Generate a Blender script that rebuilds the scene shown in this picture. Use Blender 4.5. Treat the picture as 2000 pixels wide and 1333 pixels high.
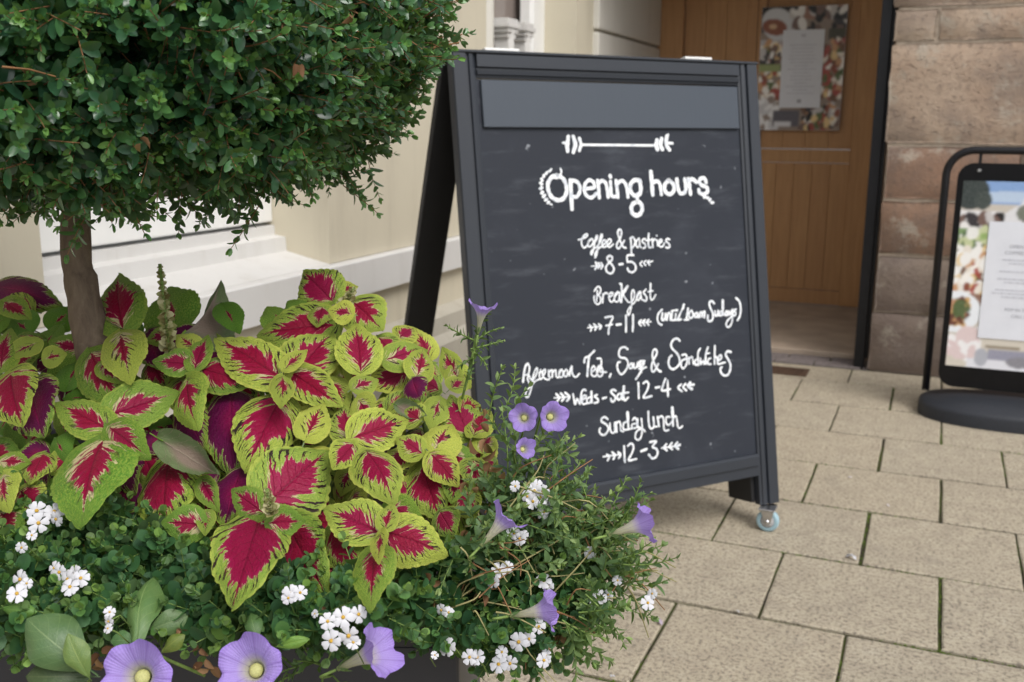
import bpy, bmesh, math, random
import numpy as np
from mathutils import Vector, Matrix
for o in list(bpy.data.objects): bpy.data.objects.remove(o)
S = bpy.context.scene
C = S.collection
rnd = random.Random(7)
RN = np.random.default_rng(11)
R = math.radians
# ------------------------------------------------------------------ camera, sky, sun, exposure
FPX, PIT, ROL, YAW, CH = 1959.0, R(12.14), R(.38), R(-22.76), 1.17
_cy, _sy, _cp, _sp = math.cos(YAW), math.sin(YAW), math.cos(PIT), math.sin(PIT)
FW = Vector((_sy*_cp, _cy*_cp, -_sp)); _rt = Vector((_cy, -_sy, 0)); _up = _rt.cross(FW)
RT = _rt*math.cos(ROL) + _up*math.sin(ROL); UP = -_rt*math.sin(ROL) + _up*math.cos(ROL)
O = Vector((0, 0, CH))
cam = bpy.data.cameras.new('camera'); co = bpy.data.objects.new('camera', cam); C.objects.link(co)
M = Matrix((RT, UP, -FW)).transposed().to_4x4(); M.translation = O
co.matrix_world = M
cam.sensor_width = 36; cam.lens = FPX/2000*36; cam.clip_start = .02; cam.clip_end = 500
cam.dof.use_dof = True; cam.dof.focus_distance = 1.06; cam.dof.aperture_fstop = 8.5; cam.dof.aperture_blades = 7
S.camera = co
W = bpy.data.worlds.new('World'); S.world = W; W.use_nodes = True
nt = W.node_tree; bg = nt.nodes['Background']
sky = nt.nodes.new('ShaderNodeTexSky'); sky.sky_type = 'NISHITA'; sky.sun_disc = False
SUN_EL, SUN_AZ = R(50), R(125)
sky.sun_elevation = SUN_EL; sky.sun_rotation = SUN_AZ; sky.air_density = 1.0; sky.dust_density = 3.0; sky.ozone_density = 1.0
hs = nt.nodes.new('ShaderNodeHueSaturation'); hs.inputs['Saturation'].default_value = .30; hs.inputs['Value'].default_value = 1.0
nt.links.new(sky.outputs[0], hs.inputs['Color']); nt.links.new(hs.outputs[0], bg.inputs[0]); bg.inputs[1].default_value = .12
sl = bpy.data.lights.new('sun', 'SUN'); sl.energy = 1.0; sl.angle = R(28); sl.color = (1, .965, .92)
so = bpy.data.objects.new('sun', sl); C.objects.link(so)
# nishita rotation: azimuth measured from +Y turning to +X
sd = Vector((math.sin(SUN_AZ)*math.cos(SUN_EL), math.cos(SUN_AZ)*math.cos(SUN_EL), math.sin(SUN_EL)))
so.rotation_euler = sd.to_track_quat('Z', 'Y').to_euler(); so.location = (0, 0, 8)
V = S.view_settings; V.view_transform = 'Standard'; V.look = 'None'; V.gamma = 1; V.use_curve_mapping = False; V.exposure = 0.72
S.cycles.max_bounces = 8; S.cycles.transparent_max_bounces = 8
# ------------------------------------------------------------------ from photograph rays to places
def ray(x, y): return RT*((x-1000)/FPX) - UP*((y-666.5)/FPX) + FW
def at(x, y, D): return O + ray(x, y)*D
def onz(x, y, z=0.): d = ray(x, y); return O + d*((z-CH)/d.z)
def onY(x, y, Y): d = ray(x, y); return O + d*(Y/d.y)
def onX(x, y, X): d = ray(x, y); return O + d*(X/d.x)
def proj(P):
    d = Vector(P)-O; z = d.dot(FW); return 1000+FPX*d.dot(RT)/z, 666.5-FPX*d.dot(UP)/z, z
# ------------------------------------------------------------------ helpers
def tag(o, label=None, cat=None, group=None, kind=None):
    if label: o['label'] = label
    if cat: o['category'] = cat
    if group: o['group'] = group
    if kind: o['kind'] = kind
    return o
def empty(name, loc=(0, 0, 0), rz=0, **k):
    o = bpy.data.objects.new(name, None); o.empty_display_size = .1; o.location = loc; o.rotation_euler = (0, 0, rz)
    C.objects.link(o); tag(o, **k); return o
def link(name, me, parent=None, M=None):
    o = bpy.data.objects.new(name, me); C.objects.link(o)
    if parent is not None: o.parent = parent
    if M is not None: o.matrix_basis = M
    return o
def npmesh(name, v, f, mat, smooth=True, uv=None, tint=None, col=None):
    v = np.asarray(v, np.float32); f = np.asarray(f, np.int32); k = f.shape[1]
    me = bpy.data.meshes.new(name)
    me.vertices.add(len(v)); me.vertices.foreach_set('co', v.ravel())
    me.loops.add(f.size); me.loops.foreach_set('vertex_index', f.ravel())
    me.polygons.add(len(f)); me.polygons.foreach_set('loop_start', np.arange(0, f.size, k, dtype=np.int32))
    if smooth: me.polygons.foreach_set('use_smooth', np.ones(len(f), bool))
    if uv is not None:
        l = me.uv_layers.new(name='UVMap'); l.data.foreach_set('uv', np.asarray(uv, np.float32)[f.ravel()].ravel())
    if tint is not None:
        a = me.attributes.new('tint', 'FLOAT', 'POINT'); a.data.foreach_set('value', np.asarray(tint, np.float32))
    if col is not None:
        a = me.attributes.new('Col', 'FLOAT_COLOR', 'POINT')
        c4 = np.ones((len(v), 4), np.float32); c4[:, :3] = col; a.data.foreach_set('color', c4.ravel())
    me.update(calc_edges=True)
    if mat: me.materials.append(mat)
    return me
def lmesh(name, v, f, mat, smooth=False):
    me = bpy.data.meshes.new(name); me.from_pydata([tuple(a) for a in v], [], [tuple(a) for a in f])
    if smooth: me.polygons.foreach_set('use_smooth', [True]*len(me.polygons))
    me.materials.append(mat); return me
def boxes(name, bl, mat, parent=None, bev=0., seg=1, M=None):
    """bl: list of (x0,x1,y0,y1,z0,z1)"""
    bm = bmesh.new()
    for b in bl:
        r = bmesh.ops.create_cube(bm, size=1)['verts']
        for v in r: v.co = Vector(((b[0]+b[1])/2+v.co.x*(b[1]-b[0]), (b[2]+b[3])/2+v.co.y*(b[3]-b[2]), (b[4]+b[5])/2+v.co.z*(b[5]-b[4])))
    if bev: bmesh.ops.bevel(bm, geom=list(bm.edges), offset=bev, segments=seg, profile=.6, affect='EDGES')
    me = bpy.data.meshes.new(name); bm.to_mesh(me); bm.free(); me.materials.append(mat)
    return link(name, me, parent, M)
def extrude(name, prof, axis, a, b, mat, parent=None, smooth=False):
    """closed profile of 2-D points swept along an axis; 'y' takes (x,z), 'x' takes (y,z), 'z' takes (x,y)"""
    n = len(prof); v = []
    for t in (a, b):
        for p in prof:
            v.append({'y': (p[0], t, p[1]), 'x': (t, p[0], p[1]), 'z': (p[0], p[1], t)}[axis])
    f = [(i, (i+1) % n, n+(i+1) % n, n+i) for i in range(n)] + [tuple(range(n))[::-1], tuple(range(n, 2*n))]
    me = lmesh(name, v, f, mat, smooth)
    bm = bmesh.new(); bm.from_mesh(me); bmesh.ops.recalc_face_normals(bm, faces=bm.faces); bm.to_mesh(me); bm.free()
    return link(name, me, parent)
def tubemesh(pts, rad, n=8, closed=False):
    """returns verts, quads of a tube; rad number or list"""
    P = [Vector(p) for p in pts]; m = len(P)
    rr = rad if hasattr(rad, '__len__') else [rad]*m
    v = []; f = []; ref = Vector((0, 0, 1))
    for i in range(m):
        t = (P[(i+1) % m]-P[i-1]) if closed else (P[min(i+1, m-1)]-P[max(i-1, 0)])
        t.normalize()
        a = ref - t*ref.dot(t)
        if a.length < .05: a = Vector((1, 0, 0)) - t*t.x
        a.normalize(); b = t.cross(a); ref = a
        for k in range(n):
            w = 2*math.pi*k/n; v.append(P[i]+(a*math.cos(w)+b*math.sin(w))*rr[i])
    for i in range(m if closed else m-1):
        for k in range(n):
            j = (i+1) % m; f.append((i*n+k, i*n+(k+1) % n, j*n+(k+1) % n, j*n+k))
    return v, f
def tube(name, pts, rad, mat, parent=None, n=8, closed=False, caps=True):
    v, f = tubemesh(pts, rad, n, closed)
    if caps and not closed:
        f.append(tuple(range(n))[::-1]); f.append(tuple(range(len(v)-n, len(v))))
    return link(name, lmesh(name, v, f, mat, True), parent)
def lathe(prof, n=20, ax='z'):
    v = []; f = []
    for (r, z) in prof:
        for k in range(n):
            w = 2*math.pi*k/n; p = (r*math.cos(w), r*math.sin(w), z)
            v.append(p if ax == 'z' else (p[0], p[2], p[1]) if ax == 'y' else (p[2], p[0], p[1]))
    for i in range(len(prof)-1):
        for k in range(n): f.append((i*n+k, i*n+(k+1) % n, (i+1)*n+(k+1) % n, (i+1)*n+k))
    return v, f
def catmull(pts, k=6, closed=False):
    P = [Vector(p) for p in pts]; n = len(P); out = []
    if n < 3: return P
    for i in range(n if closed else n-1):
        p1, p2 = P[i], P[(i+1) % n]
        p0 = P[i-1] if (i or closed) else p1*2-p2
        p3 = P[(i+2) % n] if (closed or i+2 < n) else p2*2-p1
        for s in range(k):
            t = s/k; out.append(.5*((2*p1)+(p2-p0)*t+(2*p0-5*p1+4*p2-p3)*t*t+(3*p1-p0-3*p2+p3)*t*t*t))
    if not closed: out.append(P[-1])
    return out
# ------------------------------------------------------------------ materials
class Mat:
    def __init__(s, name, rough=.6, spec=.5):
        s.m = bpy.data.materials.new(name); s.m.use_nodes = True; s.t = s.m.node_tree; s.b = s.t.nodes['Principled BSDF']
        s.b.inputs['Roughness'].default_value = rough; s.b.inputs['Specular IOR Level'].default_value = spec
    def n(s, typ, **k):
        d = s.t.nodes.new('ShaderNode'+typ)
        for a, v in k.items():
            if a.startswith('i_'): d.inputs[a[2:].replace('_', ' ')].default_value = v
            else: setattr(d, a, v)
        return d
    def l(s, a, b): s.t.links.new(a, b); return b
    def val(s, x, inp):
        if isinstance(x, (int, float)): inp.default_value = x
        elif isinstance(x, tuple): inp.default_value = x if len(x) == 4 else (*x, 1)
        else: s.l(x, inp)
    def math(s, op, a, b=None, c=None, clamp=False):
        d = s.n('Math', operation=op); d.use_clamp = clamp
        for i, x in enumerate((a, b, c)):
            if x is not None: s.val(x, d.inputs[i])
        return d.outputs[0]
    def mix(s, f, a, b, typ='MIX'):
        d = s.n('Mix', data_type='RGBA', blend_type=typ); d.clamp_factor = True
        s.val(f, d.inputs[0]); s.val(a, d.inputs[6]); s.val(b, d.inputs[7]); return d.outputs[2]
    def noise(s, vec, scale, det=3, rough=.55, dist=0., out=0):
        d = s.n('TexNoise'); d.inputs['Scale'].default_value = scale; d.inputs['Detail'].default_value = det
        d.inputs['Roughness'].default_value = rough; d.inputs['Distortion'].default_value = dist
        if vec is not None: s.l(vec, d.inputs['Vector'])
        return d.outputs[out]
    def ramp(s, f, *st, interp='LINEAR'):
        d = s.n('ValToRGB'); r = d.color_ramp; r.interpolation = interp
        while len(r.elements) < len(st): r.elements.new(.5)
        for e, (p, c) in zip(r.elements, st): e.position = p; e.color = (*c, 1) if hasattr(c, '__len__') else (c, c, c, 1)
        s.l(f, d.inputs[0]); return d.outputs[0]
    def smooth(s, f, a, b):
        d = s.n('MapRange', interpolation_type='SMOOTHSTEP'); s.val(f, d.inputs[0]); s.val(a, d.inputs[1]); s.val(b, d.inputs[2]); return d.outputs[0]
    def coord(s, which='Object', scale=None):
        o = s.n('TexCoord').outputs[which]
        if scale:
            m = s.n('Mapping'); m.inputs['Scale'].default_value = scale; s.l(o, m.inputs[0]); o = m.outputs[0]
        return o
    def base(s, c): s.val(c, s.b.inputs['Base Color']); return s
    def bump(s, h, strength=.3, dist=.002):
        d = s.n('Bump'); d.inputs['Strength'].default_value = strength; d.inputs['Distance'].default_value = dist
        s.l(h, d.inputs['Height']); s.l(d.outputs[0], s.b.inputs['Normal']); return s
    def rand(s): return s.n('ObjectInfo').outputs['Random']
def srgb(r, g, b):
    f = lambda c: (c/255/12.92) if c/255 <= .04045 else ((c/255+.055)/1.055)**2.4
    return (f(r), f(g), f(b))
def plain(name, col, rough=.6, spec=.5, sc=30, var=.12, bump=.0, bd=.001, metal=0.):
    m = Mat(name, rough, spec); v = m.coord('Object'); n = m.noise(v, sc, 4)
    d = tuple(c*(1-var) for c in col); e = tuple(min(1, c*(1+var)) for c in col)
    m.base(m.ramp(n, (.3, d), (.7, e))); m.b.inputs['Metallic'].default_value = metal
    if bump: m.bump(n, bump, bd)
    return m.m
def leafmat(name, stops, rough=.42, spec=.45, trans=.25, tr_gain=1.6, back=None, veins=False):
    """tint attribute picks the colour along stops; slight translucency"""
    m = Mat(name, rough, spec)
    a = m.n('Attribute', attribute_name='tint'); v = m.coord('Object'); nz = m.noise(v, 90, 2)
    f = m.math('ADD', a.outputs['Fac'], m.math('MULTIPLY', m.math('SUBTRACT', nz, .5), .25))
    c = m.ramp(f, *stops)
    if back:
        g = m.n('NewGeometry').outputs['Backfacing']; c = m.mix(m.math('MULTIPLY', g, back[1]), c, (*back[0], 1))
    m.base(c)
    t = m.n('BsdfTranslucent'); m.l(m.mix(.6, c, (.35, .6, .05, 1)), t.inputs[0])
    mx = m.n('MixShader'); mx.inputs[0].default_value = trans
    out = m.t.nodes['Material Output']; m.l(m.b.outputs[0], mx.inputs[1]); m.l(t.outputs[0], mx.inputs[2]); m.l(mx.outputs[0], out.inputs[0])
    return m.m
# stucco
def stucco(name, c, dirt=.5):
    m = Mat(name, .72, .3); v = m.coord('Object')
    n1 = m.noise(v, 1.6, 6, .6); n2 = m.noise(v, 160, 3); n3 = m.noise(m.coord('Object', (9, 9, 1.2)), 1.0, 5, .65)
    col = m.ramp(n1, (.25, tuple(x*.9 for x in c)), (.75, c))
    col = m.mix(m.math('MULTIPLY', m.smooth(n3, .50, .8), dirt*.5), col, (.30, .26, .2, 1))
    m.base(col); m.bump(m.math('ADD', n2, m.math('MULTIPLY', m.noise(v, 22, 3), 2.5)), .12, .002); return m.m
M_cream = stucco('cream_render', (.60, .55, .43)); M_white = stucco('white_masonry_paint', (.64, .63, .61), .5)
M_gloss = plain('white_gloss_paint_and_hinge_sheen', (.78, .78, .76), .35, .5, 8, .04)
M_block = stucco('pale_stone_paint', (.66, .64, .58), .4)
M_dirtycream = stucco('weathered_render', (.46, .43, .36), 1.2)
# paving
def pavemat():
    m = Mat('paving_stone', .85, .25); v = m.coord('Object'); w = m.n('NewGeometry').outputs['Position']
    r = m.rand()
    big = m.noise(w, 2.2, 4, .6); mid = m.noise(w, 14, 5, .65); fine = m.noise(w, 95, 4, .8); sp = m.noise(w, 240, 3, .7)
    c = m.ramp(mid, (.25, (.33, .285, .22)), (.55, (.44, .385, .29)), (.8, (.49, .44, .345)))
    c = m.mix(m.math('MULTIPLY', m.smooth(big, .5, .8), .35), c, (.30, .255, .20, 1))
    c = m.mix(m.math('MULTIPLY', m.math('SUBTRACT', r, .3), .35), c, (.45, .37, .26, 1)); c = m.mix(m.math('MULTIPLY', m.smooth(m.noise(w, 5.5, 5, .7), .56, .72), .4), c, (.26, .23, .19, 1))
    c = m.mix(m.math('MULTIPLY', m.smooth(fine, .49, .60), .85), c, (.16, .135, .105, 1))
    c = m.mix(m.math('MULTIPLY', m.smooth(sp, .54, .70), .55), c, (.62, .57, .47, 1))
    m.base(c); m.bump(m.math('ADD', fine, m.math('MULTIPLY', sp, .8)), .9, .003); return m.m
M_pave = pavemat()
def jointmat():
    m = Mat('mossy_joint', .95, .1); w = m.n('NewGeometry').outputs['Position']
    n = m.noise(w, 6, 4, .6); c = m.ramp(n, (.42, (.045, .038, .028)), (.58, (.075, .10, .022)))
    m.base(m.mix(m.noise(w, 150, 2), c, (.05, .045, .03, 1))); m.bump(m.noise(w, 200, 3), .6, .004); return m.m
M_joint = jointmat()
M_asph = plain('tarmac', (.12, .115, .11), .9, .2, 60, .3, .4)
M_slate = plain('dark_setts', (.17, .145, .14), .8, .3, 50, .25, .4)
M_floor = plain('passage_flagstone', (.40, .32, .25), .7, .3, 7, .15, .2)
def stonemat(name, a, b, tool=0.):
    m = Mat(name, .88, .2); v = m.coord('Object'); w = m.n('NewGeometry').outputs['Position']; r = m.rand()
    n = m.noise(w, 5, 6, .62); n2 = m.noise(w, 42, 5, .7)
    c = m.mix(m.smooth(n, .3, .72), (*a, 1), (*b, 1))
    c = m.mix(m.math('MULTIPLY', r, .4), c, (.34, .22, .17, 1))
    c = m.mix(m.math('MULTIPLY', m.smooth(n2, .50, .66), .5), c, (.15, .115, .095, 1)); c = m.mix(m.math('MULTIPLY', m.smooth(m.noise(w, 3.1, 4), .5, .62), .45), c, (.17, .14, .125, 1))
    c = m.mix(m.math('MULTIPLY', m.smooth(m.noise(w, 6, 6, .7), .53, .66), .55), c, (.46, .42, .35, 1))
    h = m.math('ADD', m.math('MULTIPLY', n2, 1.), m.noise(w, 130, 3))
    if tool:
        st = m.noise(m.coord('Object', (12, 12, 30)), 1.9, 4, .65, .3)
        k = m.smooth(st, .30, .42); h = m.math('ADD', h, m.math('MULTIPLY', k, 1.2))
        c = m.mix(m.math('MULTIPLY', m.math('SUBTRACT', 1., k), tool), c, (.26, .19, .15, 1))
    m.base(c); m.bump(h, .7, .006); return m.m
M_stoneA = stonemat('buff_sandstone', (.47, .375, .285), (.40, .30, .22), .4)
M_stoneB = stonemat('brown_sandstone', (.19, .13, .095), (.29, .18, .12))
M_stoneC = stonemat('grey_worn_sandstone', (.19, .15, .13), (.26, .21, .17))
M_mortar = plain('lime_mortar', (.40, .33, .26), .95, .1, 40, .15, .5)
def oak():
    m = Mat('oak_boards', .5, .4); v = m.coord('Object', (14, 14, 1.1)); r = m.rand()
    n = m.noise(v, 3.2, 5, .6, .5)
    c = m.ramp(n, (.3, (.38, .20, .085)), (.55, (.45, .25, .108)), (.75, (.50, .29, .13)))
    c = m.mix(m.math('MULTIPLY', r, .35), c, (.36, .18, .08, 1))
    m.base(c); m.bump(n, .15, .002); return m.m
M_oak = oak()
M_black = plain('black_painted_metal', (.008, .008, .010), .4, .35, 40, .2)
def charcoal(name, c, rough, grain=(40, 40, 3)):
    m = Mat(name, rough, .5); v = m.coord('Object', grain); n = m.noise(v, 3., 4, .6)
    n2 = m.noise(m.coord('Object'), 38, 4, .7)
    col = m.mix(m.math('MULTIPLY', n, .3), (*c, 1), (c[0]*1.5, c[1]*1.5, c[2]*1.5, 1))
    col = m.mix(m.math('MULTIPLY', m.smooth(n2, .70, .76), .35), col, (.3, .3, .31, 1))
    m.base(col); m.bump(n, .12, .001); return m.m
M_frame = charcoal('charcoal_painted_wood', (.019, .023, .031), .45)
M_back = charcoal('black_wood_with_shade', (.012, .012, .013), .6)  # back leaf: shade inside the A-frame put into its black
M_header = charcoal('header_grey_with_sky_sheen', (.044, .055, .072), .45)  # paler than the frame: sky reflection put into the base colour
def chalkb():
    m = Mat('chalkboard', .6, .28); v = m.coord('Object')
    n = m.noise(v, 3.5, 5, .62, .6); n2 = m.noise(m.coord('Object', (1, 1, 5)), 6, 5, .6); n3 = m.noise(v, 34, 2, .5); 
    c = m.mix(m.math('MULTIPLY', m.smooth(n, .45, .8), .5), (.022, .026, .036, 1), (.050, .056, .072, 1))
    c = m.mix(m.math('MULTIPLY', m.smooth(n2, .52, .75), .32), c, (.11, .12, .14, 1))
    c = m.mix(m.math('MULTIPLY', m.smooth(n3, .70, .78), .6), c, (.4, .42, .46, 1))
    m.base(c); m.bump(m.noise(v, 300, 2), .1, .0005); return m.m
M_chalkb = chalkb()
def chalkm():
    m = Mat('white_chalk_paint', .8, .2); v = m.coord('Object'); n = m.noise(v, 55, 4, .7)
    m.base(m.ramp(n, (.30, (.48, .52, .58)), (.55, (.86, .88, .90)))); return m.m
M_chalk = chalkm()
M_steel = plain('zinc_plated_steel', (.62, .62, .63), .28, .5, 60, .1, metal=1.)
M_tyre = plain('pale_blue_rubber', (.30, .44, .50), .5, .4, 30, .06)
M_rubber = plain('black_recycled_rubber', (.022, .025, .032), .55, .4, 200, .3, .4)
M_signblk = plain('black_plastic_sheet', (.005, .005, .006), .3, .25, 30, .2)
M_paper = plain('white_paper', (.72, .74, .80), .6, .3, 12, .03)
M_ink = plain('grey_print_ink', (.38, .39, .43), .7, .2, 12, .03)
def printmat():
    m = Mat('printed_poster', .35, .4); a = m.n('Attribute', attribute_name='Col'); m.base(a.outputs['Color']); return m.m
M_print = printmat()
def woodmat(name, a, b):
    m = Mat(name, .85, .25); v = m.coord('Object', (30, 30, 9)); n = m.noise(v, 2.2, 5, .65, .4); n2 = m.noise(m.coord('Object'), 240, 3)
    m.base(m.mix(m.math('MULTIPLY', m.smooth(n2, .55, .8), .25), m.ramp(n, (.3, a), (.7, b)), (.28, .23, .16, 1)))
    m.bump(m.math('ADD', n, m.math('MULTIPLY', n2, .5)), .8, .003); return m.m
M_bark = woodmat('grey_brown_bark', (.11, .078, .056), (.22, .165, .115))
M_twig = plain('brown_twig', (.24, .125, .055), .7, .3, 80, .3)
M_stemg = plain('green_stem', (.16, .24, .06), .6, .3, 80, .25)
M_soil = plain('dark_compost', (.022, .015, .011), .95, .1, 60, .5, 1., .01)
M_planter = charcoal('dark_slate_fibre_planter', (.030, .030, .036), .5, (6, 6, 6))
M_dead = leafmat('dry_brown_leaf', ((.1, (.11, .05, .025)), (.9, (.27, .15, .08))), .8, .2, .15)
# ================================================================== THE SETTING
# paving: a joint bed with every slab a piece of its own
GX, GY, SX, SY = -.312, 2.314, .408, .417
pav = link('pavement', lmesh('pavement', [(-2.2, -1.2, -.007), (4.2, -1.2, -.007), (4.2, 5.12, -.007), (-2.2, 5.12, -.007)], [(0, 1, 2, 3)], M_joint))
tag(pav, kind='structure')
gr = link('ground', lmesh('ground', [(-60, -60, -.03), (60, -60, -.03), (60, 60, -.03), (-60, 60, -.03)], [(0, 1, 2, 3)], M_asph)); tag(gr, kind='structure')
def slabmesh(w, d, seed):
    r = random.Random(seed); g = .0042; nx, ny = 7, 7; v = []; f = []
    def edge(t): return 0
    for j in range(ny):
        for i in range(nx):
            x = (i/(nx-1)-.5)*(w-2*g); y = (j/(ny-1)-.5)*(d-3.4*g); ex = i in (0, nx-1); ey = j in (0, ny-1)
            if ex: x += r.uniform(-.0016, .0016)
            if ey: y += r.uniform(-.0016, .0016)
            v.append((x, y, (-.0022 if (ex or ey) else 0)+r.uniform(-.0004, .0004)))
    # ring just inside the arris
    for k, p in enumerate(v):
        i, j = k % nx, k//nx
        if i in (1, nx-2): v[k] = (math.copysign((w-2*g)/2-.004, p[0]), v[k][1], v[k][2])
        if j in (1, ny-2): v[k] = (v[k][0], math.copysign((d-3.4*g)/2-.004, p[1]), v[k][2])
    for j in range(ny-1):
        for i in range(nx-1): f.append((j*nx+i, j*nx+i+1, (j+1)*nx+i+1, (j+1)*nx+i))
    ring = [i for i in range(nx)]+[j*nx+nx-1 for j in range(1, ny)]+[(ny-1)*nx+i for i in range(nx-2, -1, -1)]+[j*nx for j in range(ny-2, 0, -1)]
    b = len(v)
    for q in ring: v.append((v[q][0], v[q][1], -.03))
    n = len(ring)
    for k in range(n): f.append((ring[k], b+k, b+(k+1) % n, ring[(k+1) % n]))
    return lmesh('paving_slab', v, f, M_pave)
SL = [slabmesh(SX, SY, k) for k in range(5)]; SLtop = slabmesh(SX, 5.105-(GY+6*SY), 9)
for k in range(-6, 8):
    y0 = GY+(k-1)*SY; y1 = min(y0+SY, 5.105)
    if y0 > 5.08: continue
    for i in range(-4, 8):
        x = GX+(i+.5+(.5 if (k % 2) == 0 else 0))*SX
        o = link('paving_slab', SL[rnd.randrange(5)] if y1-y0 > SY-.01 else SLtop, pav)
        o.location = (x+rnd.uniform(-.001, .001), (y0+y1)/2, rnd.uniform(-.0012, .0012))
        o.rotation_euler = (rnd.uniform(-.003, .003), rnd.uniform(-.003, .003), rnd.uniform(-.003, .003)+(math.pi if rnd.random() < .5 and y1-y0 > SY-.01 else 0))
# moss growing up in the joints
mv = []; mf = []
for q in range(5200):
    if rnd.random() < .5:
        k = rnd.randint(-3, 6); y = GY+k*SY+rnd.gauss(0, .0022); x = rnd.uniform(-1.2, 1.0)
    else:
        k = rnd.randint(-3, 6); i = rnd.randint(-3, 3); x = GX+(i+(.5 if (k % 2) == 0 else 0))*SX+rnd.gauss(0, .0022); y = GY+(k-1+rnd.random())*SY
    if math.sin(x*5+y*3)+math.sin(y*7-x*2.3) < -.1: continue
    s = rnd.uniform(.0016, .0045); z = -.0035; b = len(mv); a = rnd.random()*3
    for t in range(3): mv.append((x+s*math.cos(a+t*2.1), y+s*math.sin(a+t*2.1), z))
    mv.append((x, y, z+s*.8)); mf += [(b, b+1, b+3), (b+1, b+2, b+3), (b+2, b, b+3)]
mo = link('moss', npmesh('moss', mv, mf, plain('green_moss', (.085, .13, .022), .95, .1, 90, .4), False)); tag(mo, kind='stuff')
# passage floor, setts at the threshold
pf = boxes('passage_floor', [(-1.79, .2, 5.335, 6.9, -.05, .028)], M_floor, bev=.004); tag(pf, kind='structure')
st = boxes('threshold_strip', [(-1.79, -.22, 5.11, 5.33, -.05, -.004)], M_joint); tag(st, kind='structure')
sx = -1.78
for row, (ya, yb) in enumerate(((5.115, 5.215), (5.222, 5.328))):
    x = -1.78-rnd.random()*.1
    while x < -.26:
        w = rnd.uniform(.15, .24); x1 = min(x+w, -.24)
        if x1-x > .03:
            boxes('sett', [(max(x, -1.78)+.003, x1-.003, ya, yb, -.04, rnd.uniform(.002, .008))], M_slate, st, bev=.006, seg=2)
        x += w
# drain cover by the threshold
dc = empty('drain_cover', (-.62, 4.92, 0), label='small rusty brown drain cover in the paving by the doorway', cat='drain cover')
M_rust = plain('rusty_iron', (.085, .05, .032), .8, .3, 60, .35, .3)
boxes('rim', [(-.115, .115, -.075, -.06, 0, .006), (-.115, .115, .06, .075, 0, .006), (-.115, -.10, -.06, .06, 0, .006), (.10, .115, -.06, .06, 0, .006)], M_rust, dc)
boxes('plate', [(-.099, .099, -.059, .059, 0, .003)], M_rust, dc)
for k in range(4): boxes('bar', [(-.09, .09, -.045+k*.027, -.036+k*.027, .003, .006)], M_rust, dc)

# ------------------------------------------------------------------ cream building on the left
XF = -1.80
cb = empty('cream_building', (XF, 0, 0), label='cream rendered building with white window sills along the left', cat='building')
cb.location = (0, 0, 0)
W1, W2 = (1.62, 2.757), (3.99, 5.12)
ZS = .725; TOP = 3.2; BK = -2.35
wl = boxes('wall', [(BK, XF, -1.2, W1[0], ZS+.001, TOP), (BK, XF, W1[1], W2[0], ZS+.001, TOP), (BK, XF, W2[1], 6.765, ZS+.001, TOP),
                 (BK, XF, W1[0], W1[1], 2.45, TOP), (BK, XF, W2[0], W2[1], 2.45, TOP), (BK, XF, -1.2, 6.765, .0, .60), (BK, XF, -1.2, 6.765, .602, .7235)], M_cream, cb)
# string course that is also the outer sill
extrude('string_course', [(XF+.001, .600), (XF+.034, .603), (XF+.034, .718), (XF+.03, .7225), (XF+.001, .7245)], 'y', -1.19, 6.75, M_white, cb)
extrude('plinth', [(XF+.001, 0), (XF+.085, 0), (XF+.085, .335), (XF+.06, .37), (XF+.055, .435), (XF+.001, .462)], 'y', -1.19, 6.74, M_dirtycream, cb)
def window(y0, y1, glass):
    # weathered sloping sill in the recess
    extrude('window_sill', [(XF-.001, ZS-.02), (XF-.001, ZS), (-1.965, .760), (-1.968, .806), (-2.01, .812), (-2.01, .842), (-2.2, .85), (-2.2, ZS-.02)], 'y', y0+.001, y1-.001, M_white, cb)
    fr = boxes('window_frame', [(-2.09, -2.015, y0+.002, y1-.002, .854, .96), (-2.09, -2.02, y0+.002, y0+.075, .9605, 2.44), (-2.09, -2.02, y1-.075, y1-.002, .9605, 2.44), (-2.09, -2.02, y0+.0755, y1-.0755, 2.36, 2.44), (-2.085, -2.03, y0+.0755, y1-.0755, 1.62, 1.67)], M_gloss, cb, bev=.006, seg=2)
    boxes('glazing_bar', [(-2.075, -2.035, (y0+y1)/2-.014, (y0+y1)/2+.014, .9605, 1.6195)], M_gloss, fr)
    boxes('pane', [(-2.068, -2.062, y0+.0755, y1-.0755, .9605, 2.36)], glass, cb)
M_glass = plain('window_glass', (.10, .085, .08), .06, .6, 3, .1)
M_glass2 = plain('window_glass_with_blind', (.22, .185, .165), .12, .5, 3, .2)
window(*W1, M_glass); window(*W2, M_glass2)
# mullion column with moulded caps in the far window
for (ya, yb, n) in ((4.53, 4.60, 'mullion'), (4.74, 4.80, 'mullion')):
    extrude(n, [(-2.0, ya), (-1.93, ya+.004), (-1.915, (ya+yb)/2), (-1.93, yb-.004), (-2.0, yb)], 'z', .86, 1.62, M_white, cb)
for (ya, yb) in ((4.505, 4.625), (4.715, 4.825)):
    for k, e in enumerate((.0, .012, .024, .012)):
        boxes('capital', [(-2.0, -1.925+e*.6, ya-e+.012, yb+e-.012, 1.575+k*.022, 1.596+k*.022)], M_white, cb, bev=.004, seg=2)
extrude('window_moulding', [(-2.02, 4.895), (-1.97, 4.895), (-1.955, 4.92), (-1.955, 5.0), (-1.97, 5.03), (-1.975, 5.118), (-2.02, 5.118)], 'z', .86, 2.44, M_gloss, cb)
extrude('window_moulding', [(-2.02, 4.36), (-1.97, 4.36), (-1.95, 4.385), (-1.965, 4.41), (-1.965, 4.44), (-1.98, 4.46), (-2.02, 4.46)], 'z', .86, 2.44, M_block, cb)
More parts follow.
